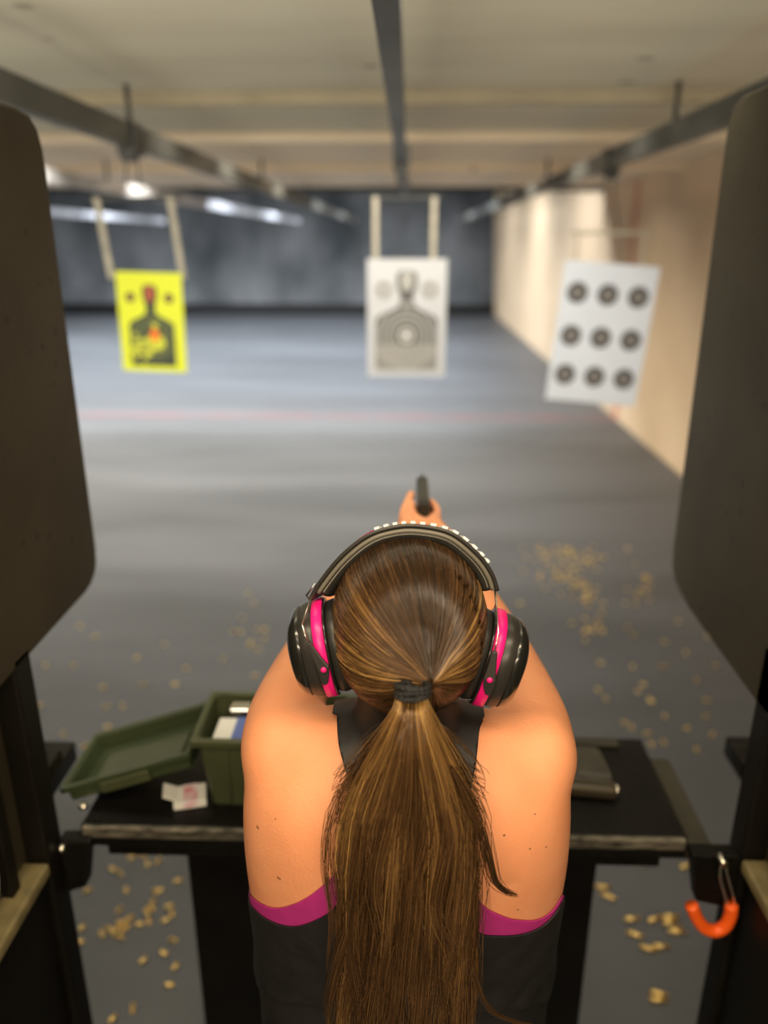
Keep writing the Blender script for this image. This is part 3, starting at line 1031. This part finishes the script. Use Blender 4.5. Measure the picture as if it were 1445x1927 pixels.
def garment(name, f, off, thick, material, fold=0.0):
    v, n, t = clip_mesh(V, NR, TR, f)
    n /= np.linalg.norm(n, axis=1)[:, None] + 1e-9
    o_ = off + 0
    if fold:
        o_ = off + fold * (0.5 + 0.5 * np.sin(v[:, 2] * 60 + 9 * np.sin(v[:, 0] * 17))) * np.clip((1.10 - v[:, 2]) / .1, 0, 1)
        o_ = o_[:, None]
    o = raw_mesh(name, v + n * o_, t, material, body)
    so = o.modifiers.new('solidify', 'SOLIDIFY')
    so.thickness = thick
    so.offset = 1
    return o


UVp = pattern_uv(V)
back = V[:, 1] < yc_of(V[:, 2])
TANK_B = [(630, 1270), (637, 1387), (648, 1439), (668, 1510), (672, 1580), (655, 1650), (628, 1705), (580, 1733), (543, 1738), (500, 1723), (470, 1693), (440, 1668), (300, 1668), (300, 6000), (1250, 6000), (1250, 1674), (1075, 1674), (1051, 1700), (1023, 1735), (985, 1752), (938, 1756), (900, 1748), (880, 1700), (872, 1600), (880, 1510), (892, 1448), (900, 1382), (908, 1361), (912, 1270), (872, 1270), (856, 1318), (772, 1345), (694, 1318), (688, 1270)]
TANK_B = TANK_B
BRA_B = [(690, 1430), (684, 1470), (690, 1530), (680, 1590), (632, 1641), (585, 1683), (538, 1705), (500, 1704), (468, 1679), (440, 1650), (300, 1650), (300, 1900), (1250, 1900), (1250, 1662), (1075, 1662), (1049, 1700), (1018, 1728), (985, 1730), (948, 1723), (903, 1695), (862, 1620), (855, 1530), (862, 1470), (856, 1430)]
TANK_F = [(-.30, .5), (-.30, 1.155), (-.17, 1.185), (-.125, 1.28), (-.092, 1.36), (-.083, 1.50), (-.050, 1.50), (-.044, 1.38), (0, 1.32), (.052, 1.38), (.060, 1.50), (.094, 1.50), (.102, 1.36), (.125, 1.28), (.17, 1.18), (.30, 1.145), (.30, .5)]


def soft(poly, i0, i1):
    return poly[:i0] + [tuple(q) for q in catmull(poly[i0:i1], 6)] + poly[i1:]


TANK_B = soft(TANK_B, 14, 28)
TANK_B = soft(TANK_B, 0, 12)
BRA_B = soft(BRA_B, 13, 22)
BRA_B = soft(BRA_B, 0, 10)


def field(pb, pf, lo=None, hi=None):
    wb = np.clip((yc_of(V[:, 2]) + .03 - V[:, 1]) / .06, 0, 1)
    wb = np.where(V[:, 2] > 1.36, back * 1.0, wb)
    f = wb * sdf_poly(UVp, pb) / 1500 + (1 - wb) * sdf_poly(V[:, [0, 2]], pf)
    wx = np.clip((np.abs(V[:, 0]) - .15) / .02, 0, 1)      # fair the hem where front and back patterns meet at the side
    for _ in range(40):
        S = np.bincount(E_[:, 0], f[E_[:, 1]], nV) + np.bincount(E_[:, 1], f[E_[:, 0]], nV)
        f = f + wx * .7 * (S / deg[:, 0] - f)
    f = np.where(V[:, 1] > 1.0, -1, f)
    f = np.where(V[:, 2] > np.where(back, 1.525, 1.475), -.02, f)
    if lo is not None:
        f = np.minimum(f, V[:, 2] - lo)
    if hi is not None:
        f = np.minimum(f, hi - V[:, 2])
    return f


hem = .96 + (.85 - V[:, 1]) * .80
garment('sports_top', field(BRA_B, [(a * .97, b_) for a, b_ in TANK_F], 1.08), .0012, .0012, 'bra')
tank = garment('tank_top', field(TANK_B, TANK_F, 0) * 1.0 if False else np.minimum(field(TANK_B, TANK_F), V[:, 2] - hem), .0030, .0020, 'tank', fold=.004)
garment('leggings', np.where(V[:, 1] > 1.0, -1, np.minimum(hem + .05 - V[:, 2], V[:, 2] - .10)), .0012, .0012, 'legging')
for s in (-1, 1):
    sh = MB()
    sh.loft([[(s * .125 + w_ * math.cos(2 * PI * k / 24), y, max(.012, .012 + h * .5 + h * .5 * math.sin(2 * PI * k / 24))) for k in range(24)] for y, w_, h in ((.755, .026, .05), (.765, .038, .092), (.82, .044, .10), (.88, .047, .082), (.94, .053, .058), (.99, .047, .044), (1.022, .026, .028))])
    o = sh.build('shoe', 'shoe', body)
    MB().loft([[(s * .125 + w_ * math.cos(2 * PI * k / 24), .885 + .145 * math.sin(2 * PI * k / 24), z) for k in range(24)] for z, w_ in ((0.001, .048), (.018, .052))]).build('sole', 'sole', o)
for s in (-1, 1):
    e = MB().ball((.005 + s * .030, .879, 1.573), .0125, nu=16, nv=10).build('eye', 'eye', body)
    MB().ball((.005 + s * .030, .8885, 1.573), (.0055, .004, .0055), nu=12, nv=8).build('iris', 'iris', e)
MB().ball((.005, .9005, 1.5175), (.019, .0035, .0042)).build('lips', 'lip', body)
# moles: nearest body vertex to each place on the back
for u, v_, r in ((484, 1556, .0030), (523, 1652, .0032), (517, 1540, .0014), (950, 1570, .0018), (995, 1596, .0016), (1028, 1595, .0015), (1007, 1530, .0012), (976, 1713, .0018)):
    d = np.hypot(UVp[:, 0] - u, UVp[:, 1] - v_) + np.where(back, 0, 1e6)
    i = int(np.argmin(d))
    q = Vector(NR[i]).to_track_quat('Z', 'Y').to_matrix()
    MB().ball(V[i], (r, r * .75, r * .3), nu=10, nv=6, rot=q).build('mole', 'mole', body)

# ------------------------------------------------------------------ hair
HS = np.array([.0870, .1045, .1030])
TD = np.array([0.02, -.1015, -.006])
TD = TD / HS
TD /= np.linalg.norm(TD)
e1 = np.array([0, 0, 1.0]) - TD * TD[2]
e1 /= np.linalg.norm(e1)                              # up over the crown
e2 = np.cross(TD, e1)
if e2[0] < 0:
    e2 = -e2                                          # towards the right
TMAX = ([0, 45, 75, 95, 115, 135, 160, 180], [150, 130, 108, 92, 80, 66, 52, 48])


def on_head(al, th, lift):
    """al: direction round the hair tie (0 = up), th: angle from the tie; radians, arrays"""
    d = np.cos(th)[..., None] * TD + np.sin(th)[..., None] * (np.cos(al)[..., None] * e1 + np.sin(al)[..., None] * e2)
    k = 1 + lift + .100 * np.exp(-(th / .19) ** 2)
    k = k - .06 * np.clip(-d[..., 2] - .45, 0, 1)
    return HC + d * HS * k[..., None]


def tmax(al):
    return np.radians(np.interp(np.abs(np.degrees(al)), *TMAX))


def strands(P, R, tint):
    """P: n x m x 3 paths, R: n x m radii, tint: n x m -> one mesh of thin tubes"""
    n, m, _ = P.shape
    T = np.gradient(P, axis=1)
    T /= np.linalg.norm(T, axis=2)[..., None] + 1e-12
    ref = np.where(np.abs(T[..., 1:2]) < .9, np.array([0, 1.0, 0]), np.array([1.0, 0, 0]))
    U_ = np.cross(T, ref)
    U_ /= np.linalg.norm(U_, axis=2)[..., None] + 1e-12
    W_ = np.cross(T, U_)
    K = 3
    rings = np.stack([P + R[..., None] * (U_ * math.cos(2 * PI * k / K) + W_ * math.sin(2 * PI * k / K)) for k in range(K)], 2)
    Vv = rings.reshape(-1, 3)
    i = np.arange(n)[:, None, None] * m * K
    j = np.arange(m - 1)[None, :, None] * K
    k = np.arange(K)[None, None, :]
    k2 = (k + 1) % K
    Fq = np.stack([i + j + k, i + j + k2, i + j + K + k2, i + j + K + k], -1).reshape(-1, 4)
    return Vv, Fq, np.repeat(tint.reshape(-1), K)


def grid_cap(lift, na=96, nt=40):
    al = np.linspace(-PI, PI, na + 1)
    sfrac = np.linspace(0, 1, nt + 1)
    A, S_ = np.meshgrid(al, sfrac, indexing='ij')
    P = on_head(A, S_ * tmax(A), lift + 0 * A)
    i, j = np.meshgrid(np.arange(na), np.arange(nt), indexing='ij')
    q = np.stack([i * (nt + 1) + j, i * (nt + 1) + j + 1, (i + 1) * (nt + 1) + j + 1, (i + 1) * (nt + 1) + j], -1).reshape(-1, 4)
    return P.reshape(-1, 3), q, np.full(P.reshape(-1, 3).shape[0], .12)


NH, MH = 13000, 26
al = rng.uniform(-PI, PI, NH)
lock = np.round(al * 34) / 34 + .0                     # strands gather in locks
al = al * .78 + lock * .22
s = np.linspace(1.0, 0.03, MH)[None, :]
th0 = tmax(al)[:, None] * np.where(rng.random(NH) < .55, 1, rng.uniform(.5, 1.0, NH))[:, None]
th = th0 * s
wob = rng.normal(0, .018, NH)[:, None] * np.sin(s * PI * rng.uniform(1, 2.2, NH)[:, None] + rng.uniform(0, 6, NH)[:, None])
lift = (.003 + .020 * rng.random(NH))[:, None] + .004 * np.sin(lock * 61)[:, None] + .004 * np.sin(s * 9 + lock[:, None] * 37)
P1 = on_head(al[:, None] + wob + 0 * th, th, lift + 0 * th)
side = np.clip((np.abs(np.degrees(al)) - 12) / 60, 0, 1)
lr = np.random.default_rng(5)
ltab = lr.random(400)
lk = ltab[(np.round((lock + PI) * 34).astype(int)) % 400]
tn = .03 + .23 * side + .22 * (lk > .72) * (.25 + side) + .30 * (rng.random(NH) > .86) * (.3 + side) + rng.normal(0, .10, NH)
tn = np.where(np.abs(np.degrees(al)) > 118, tn * .45, tn)
tint1 = np.clip(tn[:, None] + .10 * (1 - s) * side[:, None] + 0 * th, 0.02, 1)
R1 = np.full((NH, MH), .00033)
V1, F1, A1 = strands(P1, R1, tint1)
Vc, Fc, Ac = grid_cap(.004)
hair = raw_mesh('hair', np.vstack([Vc, V1]), np.vstack([Fc, F1 + len(Vc)]), 'hair', body, attr=np.concatenate([Ac, A1]))

# ponytail: locks falling from the tie
TIE = on_head(np.array(0.), np.array(0.), np.array(0.01))
ZT = [1.574, 1.560, 1.525, 1.47, 1.42, 1.36, 1.29, 1.21, 1.13, 1.05, .97, .90]
XW = [.009, .0125, .026, .048, .066, .073, .074, .075, .075, .075, .072, .060]
XC = [.008, .008, .008, .008, .008, .007, .006, .006, .006, .006, .008, .006]
YB = [.694, .667, .668, .676, .676, .672, .670, .674, .682, .692, .702, .712]
TH = [.009, .014, .028, .036, .038, .038, .036, .034, .034, .033, .030, .026]
PAR = np.linspace(0, 1, len(ZT))
NP, MP, NC = 11000, 36, 120
cu = np.sort(lr.uniform(-1, 1, NC))
cd = lr.random(NC)
cph = lr.uniform(0, 2 * PI, NC)
cL = .50 + .5 * lr.random(NC) ** .6
ctone = lr.random(NC)
ci = rng.integers(0, NC, NP)
rad = np.sqrt(rng.random(NP)) 
du = rng.normal(0, .075, NP) * np.where(rng.random(NP) < .12, 2.6, 1)
dd = rng.normal(0, .12, NP)
t = np.linspace(0, 1, MP)[None, :]
L = (cL[ci] * rng.uniform(.90, 1.0, NP))[:, None]
short = rng.random(NP) < .22
L = np.where(short[:, None], L * rng.uniform(.45, .9, NP)[:, None], L)
par = t * L
conv = np.clip(1.35 - 1.05 * t, .22, 1)
uu = np.clip(cu[ci], -1, 1)[:, None] * (1 - .05 * t) + du[:, None] * conv
cf = lr.uniform(.75, 1.3, NC)
ca = lr.uniform(.5, 1.6, NC)
gw = np.clip(par * 2.4 - .28, 0, 1)
wave = ca[ci][:, None] * gw * (.105 * np.sin(par * 11 * cf[ci][:, None] + cph[ci][:, None]) + .035 * np.sin(par * 23 * cf[ci][:, None] + 2 * cph[ci][:, None]))
wave = wave + .05 * np.sin(par * 7 + cu[ci][:, None] * 2.2) * gw
wave = wave + rng.normal(0, .018, NP)[:, None] * np.sin(par * rng.uniform(10, 30, NP)[:, None] + rng.uniform(0, 6, NP)[:, None]) * gw
fly = rng.normal(0, 1, NP)[:, None] * np.where(rng.random(NP) < .10, .16, .035)[:, None] * (t ** 2)
uu = uu + wave + fly
dep = np.clip(cd[ci][:, None] * (1 - .0 * t) + dd[:, None] * conv, -.1, 1.15)
dome = np.sqrt(np.clip(1 - uu ** 2 * .85, .08, 1))
itp = lambda A: np.interp(par, PAR, A)
X = itp(XC) + uu * itp(XW)
Y = itp(YB) - (dep - .15) * itp(TH) * dome * 1.15 + .004 * np.sin(par * 14 + cph[ci][:, None])
Z = itp(ZT) + .006 * np.sin(cph[ci])[:, None] * par
P2 = np.stack([X, Y, Z], -1)
edge = np.abs(cu[ci])[:, None]
tone = .25 + .10 * (ctone[ci][:, None] > .5) + .12 * (ctone[ci][:, None] > .8) + .22 * (rng.random(NP) > .90)[:, None] + rng.normal(0, .08, NP)[:, None]
tint2 = tone + .42 * np.exp(-(par / .10) ** 2) * (.45 + .75 * edge) + .22 * edge * np.exp(-((par - .22) / .18) ** 2) + .10 * np.clip(par - .45, 0, 1)
tint2 = np.clip(tint2, .03, 1)
R2 = np.full((NP, MP), .00037) * np.where(t > .85, np.clip((1.03 - t) / .18, .15, 1), 1)
V2, F2, A2 = strands(P2, R2, tint2)


def lock_of(pts, n, spread, r, tone_, seed):
    g = np.random.default_rng(seed)
    C_ = catmull(pts, 10)
    m = len(C_)
    q = np.linspace(0, 1, m)[None, :, None]
    off = g.normal(0, 1, (n, 1, 3)) * spread * (1.1 - q) * np.clip(q * 8 + .3, 0, 1)
    wv = g.normal(0, .0012, (n, 1, 3)) * np.sin(q * g.uniform(4, 9, (n, 1, 1)) + g.uniform(0, 6, (n, 1, 1)))
    Pp = C_[None] + off + wv
    tp = np.clip((1.08 - np.linspace(0, 1, m)) / .45, .2, 1)[None, :] * np.ones((n, 1))
    return strands(Pp, r * tp, np.clip(np.full((n, m), tone_) + g.normal(0, .06, (n, 1)), .03, 1))


VS, FS, AS = [V2], [F2], [A2]
cnt = len(V2)
LOCKS = [([(.050, .660, 1.49), (.078, .655, 1.43), (.092, .657, 1.38), (.102, .663, 1.342), (.116, .670, 1.320), (.1286, .677, 1.308)], 46, .0055, .0004, .26, 1),
         ([(.060, .660, 1.30), (.075, .658, 1.25), (.088, .664, 1.19), (.108, .678, 1.13), (.14, .694, 1.09), (.165, .706, 1.07)], 22, .002, .0003, .35, 2),
         ([(-.050, .655, 1.30), (-.068, .655, 1.24), (-.082, .664, 1.17), (-.088, .680, 1.11), (-.086, .690, 1.06), (-.092, .70, 1.0)], 36, .003, .0004, .36, 3),
         ([(-.055, .660, 1.48), (-.076, .662, 1.42), (-.084, .662, 1.36), (-.080, .664, 1.28), (-.086, .668, 1.20)], 22, .004, .0003, .34, 6)]
for pts, n, sp, r, tn_, sd in LOCKS:
    a, b, c = lock_of(pts, n, sp, r, tn_, sd)
    VS.append(a)
    FS.append(b + cnt)
    AS.append(c)
    cnt += len(a)
# loose wisps leaving the root of the tail and falling over the collar
g = np.random.default_rng(11)
n = 420
sx = np.where(g.random(n) < .5, -1, 1)
amp = g.uniform(.030, .074, n)
dz = g.uniform(.07, .15, n)
c1 = g.normal(0, .006, n)
c2 = g.uniform(.4, 1.6, n)
Pn = np.stack([np.stack([.008 + sx * (.010 + amp * q ** c2) + c1 * math.sin(q * 3), .672 - .006 * math.sin(q * 3) + .012 * q + g.normal(0, .0007, n), 1.540 - dz * q], -1) for q in np.linspace(0, 1, 16)], 1)
a, b, c = strands(Pn, np.full((n, 16), .0003), np.clip(g.normal(.20, .10, (n, 1)) + np.zeros((n, 16)), .02, 1))
VS.append(a)
FS.append(b + cnt)
AS.append(c)
cnt += len(a)
# dark body of the tail under the loose strands
rings = []
for k in range(len(ZT) - 1):
    rings.append([(XC[k] + .80 * XW[k] * math.cos(2 * PI * q / 24), YB[k] - .28 * TH[k] + .30 * TH[k] * math.sin(2 * PI * q / 24), ZT[k]) for q in range(24)])
rv = np.array([p for r in rings for p in r])
rf = np.array([(i * 24 + j, i * 24 + (j + 1) % 24, (i + 1) * 24 + (j + 1) % 24, (i + 1) * 24 + j) for i in range(len(rings) - 1) for j in range(24)])
VS.append(rv)
FS.append(rf + cnt)
AS.append(np.full(len(rv), .10))
pony = raw_mesh('ponytail', np.vstack(VS), np.vstack(FS), 'hair', hair, attr=np.concatenate(AS))
# elastic tie: three wound turns
tie = MB()
ax_ = Vector((.02, -.30, -.95)).normalized()
ux_ = Vector((1, 0, 0))
vx_ = ax_.cross(ux_).normalized()
ux_ = vx_.cross(ax_)
for k in range(3):
    c0 = Vector((.0085, .668, 1.5815)) + ax_ * (.0046 * k)
    pts = [c0 + ux_ * (.0160 * math.cos(2 * PI * q / 36)) + vx_ * (.0150 * math.sin(2 * PI * q / 36)) + ax_ * (.0010 * math.sin(2 * PI * q / 18 + k * 2)) for q in range(37)]
    tie.tube([tuple(q) for q in pts], .0032, 10)
tie.build('hair_tie', 'elastic', hair)

# ------------------------------------------------------------------ pistol in her hands
gn = thing('pistol', (GX, 1.42, 1.53), 'black pistol held at eye level in both hands above the headband', 'pistol')
MB().prism([(-.012, 1.512), (.012, 1.512), (.0125, 1.533), (.0085, 1.540), (-.0085, 1.540), (-.0125, 1.533)], 1.352, 1.532, lambda a, b_, h_: (GX + a, h_, b_)).build('slide', 'gun', gn, bevel=.0015)
MB().box((GX - .0115, 1.36, 1.496), (GX + .0115, 1.520, 1.512)).build('frame', 'gun', gn, bevel=.003)
MB().prism([(1.342, 1.512), (1.40, 1.500), (1.392, 1.47), (1.382, 1.415), (1.340, 1.420), (1.350, 1.46), (1.352, 1.49)], -.013, .013, lambda a, b_, h_: (GX + h_, a, b_)).build('grip', 'gun', gn, bevel=.004)
MB().prism([(1.350, 1.540), (1.362, 1.540), (1.360, 1.5465), (1.352, 1.5465)], -.010, .010, lambda a, b_, h_: (GX + h_, a, b_)).build('rear_sight', 'gun_dark', gn, bevel=.001)
MB().prism([(1.515, 1.540), (1.526, 1.540), (1.524, 1.547), (1.521, 1.547)], -.0022, .0022, lambda a, b_, h_: (GX + h_, a, b_)).build('front_sight', 'gun_dark', gn)
MB().tube([(GX, 1.40, 1.498), (GX, 1.415, 1.474), (GX, 1.440, 1.474), (GX, 1.452, 1.498)], .004, 8).build('trigger_guard', 'gun', gn)
MB().tube([(GX, 1.425, 1.498), (GX, 1.428, 1.485)], .0025, 8).build('trigger', 'gun', gn)

# ------------------------------------------------------------------ ear defenders
em = thing('ear_defenders', (.0, .79, 1.56), 'black ear defenders with hot pink bands worn over the ponytail hair', 'ear defenders')
BP = [(-.1079, 1.6145), (-.0971, 1.6345), (-.0724, 1.6673), (-.0427, 1.693), (-.0135, 1.7039), (.0156, 1.7055), (.0506, 1.6972), (.0806, 1.6724), (.0963, 1.6502), (.1038, 1.6295)]
arc = catmull([(x, z) for x, z in BP], 6)
YH, WB = .808, .0185


def band_section(prof, i0=0, i1=None):
    A = arc[i0:i1]
    rings = []
    for i in range(len(A)):
        tn_ = A[min(i + 1, len(A) - 1)] - A[max(i - 1, 0)]
        tn_ = tn_ / np.linalg.norm(tn_)
        nx_, nz_ = -tn_[1], tn_[0]                    # outward
        rings.append([(A[i][0] + nx_ * (h_ - (y + WB) * .42), YH + y, A[i][1] + nz_ * (h_ - (y + WB) * .42)) for y, h_ in prof])
    return rings


n_a = len(arc)
MB().loft(band_section([(-WB, -.0015), (WB, -.0015), (WB, .0020), (WB * .9, .0032), (-WB * .9, .0032), (-WB, .0020)])).build('headband_strap', 'muffsatin', em)
cush = MB()
pr = []
for k in range(20):
    a = 2 * PI * k / 20
    pr.append((WB * 1.02 * math.copysign(abs(math.cos(a)) ** .6, math.cos(a)), -.0095 + .0085 * math.copysign(abs(math.sin(a)) ** .8, math.sin(a))))
cush.loft(band_section(pr, 4, n_a - 1))
hc_ = cush.build('headband_cushion', 'pad', em)
rg = band_section([(-WB * 1.04, -.0050)], 4, n_a - 1)
MB().tube([r[0] for r in rg], .0025, 8, up=(0, 1, 0)).build('piping', 'piping', hc_)
st = MB()
rg = band_section([(-WB * 1.05, -.0098)], 5, n_a - 2)
fine = catmull([r[0] for r in rg], 3)
for k in range(len(fine) - 1):
    a, b = Vector(fine[k]), Vector(fine[k + 1])
    st.tube([a.lerp(b, .15), a.lerp(b, .85) + Vector((0, -.0004, .0012))], .0007, 5)
st.build('stitching', 'stitch', hc_)
# moulded white lettering and pink printing on top of the strap
for k in range(13):
    i = 20 + k * 2
    if i + 2 < n_a - 8:
        MB().loft(band_section([(-.0165, .0030), (.004, .0030), (.004, .0062), (-.0165, .0062)], i, i + 2), smooth=False).build('lettering', 'letter', em)
MB().loft(band_section([(-.004, .0028), (WB * .8, .0028), (WB * .8, .0052), (-.004, .0052)], 13, 20), smooth=False).build('pink_print', 'pink', em)


def cup(sx, C, o_, label):
    o_ = Vector(o_).normalized()
    f_ = Vector((0, 1, 0))
    f_ = (f_ - o_ * f_.dot(o_)).normalized()
    u_ = o_.cross(f_)
    if u_.z < 0:
        u_ = -u_
    C = Vector(C)

    def ring(s_, h_, w_, e=2.5, n=44, egg=.06):
        pts = []
        for k in range(n):
            t_ = 2 * PI * k / n
            c, sn = math.cos(t_), math.sin(t_)
            a = w_ * math.copysign(abs(c) ** (2 / e), c) * (1 + egg * sn)
            b_ = h_ * math.copysign(abs(sn) ** (2 / e), sn)
            pts.append(C + o_ * s_ + f_ * a + u_ * b_)
        return pts
    c_ = tag(MB().loft([ring(.0275, .050, .042), ring(.033, .0535, .0455), ring(.041, .0530, .0450), ring(.049, .0495, .0420), ring(.053, .0465, .0395)]).build('cup_shell', 'muffsatin', em), label)
    MB().loft([ring(.0465, .0500, .0435), ring(.048, .0515, .0445), ring(.055, .0475, .0410), ring(.061, .0400, .0345), ring(.0645, .028, .0240)]).build('cup_cap', 'muff', c_)
    MB().loft([ring(.0195, .0545, .0462), ring(.0200, .0562, .0478), ring(.0310, .0562, .0478), ring(.0316, .0545, .0462)]).build('pink_band', 'pink', c_)
    MB().loft([ring(.0165, .052, .044), ring(.0170, .0555, .0470), ring(.0190, .0555, .0470), ring(.0195, .052, .044)]).build('cup_rim', 'muff', c_)
    MB().loft([ring(-.004, .040, .032), ring(-.005, .0455, .0375), ring(-.001, .0505, .0425), ring(.008, .0530, .0450), ring(.0150, .0515, .0435), ring(.0170, .049, .041)]).build('ear_cushion', 'pad', c_)
    for fs in (-1, 1):                                # wire yoke behind and in front
        def S(s_, uu_, out=.0500):
            w_ = out * (1 - .35 * (abs(uu_) / .056) ** 2.5)
            return C + o_ * s_ + f_ * (fs * w_) + u_ * uu_
        pb, pt, pd = S(.0250, .002), S(.0365 if sx < 0 else .0215, .034, .051), S(.0265 if sx < 0 else .0285, -.018)
        side_ = (pt - pb).cross(f_ * fs).normalized()
        arm = MB()
        sect = []
        for q, wd in ((pt, .0032), (pt.lerp(pb, .35), .0040), (pt.lerp(pb, .75), .0055), (pb, .0070), (pb.lerp(pd, .5), .0060), (pd, .0028)):
            sect.append([q - side_ * wd, q - side_ * wd + f_ * fs * .0042, q + side_ * wd + f_ * fs * .0042, q + side_ * wd])
        arm.loft(sect, smooth=False)
        ao = arm.build('pivot_arm', 'muffsatin', c_, bevel=.0012)
        rot = (f_ * fs).to_track_quat('Z', 'Y').to_matrix()
        MB().ball(pb + f_ * fs * .0045, (.0034, .0034, .0018), nu=14, nv=8, rot=rot).build('pivot_button', 'pink', c_)
        ep = Vector((BP[0 if sx < 0 else -1][0], YH - fs * -1 * WB * .55, BP[0 if sx < 0 else -1][1]))
        mid = S(.0400 if sx < 0 else .0205, .052, .050)
        MB().tube([tuple(pt - u_ * .002 + f_ * fs * .002), tuple(pt.lerp(mid, .6) + f_ * fs * .003), tuple(mid + f_ * fs * .002), tuple(ep + Vector((-sx * .003, 0, .008)))], .0010, 8).build('yoke_wire', 'wire', c_)
    return c_


cup(-1, (-.0660, .788, 1.561), (-.975, -.06, -.165), 'left ear cup, black with pink band')
cup(1, (.0725, .788, 1.553), (.962, -.08, -.235), 'right ear cup, black with pink band')
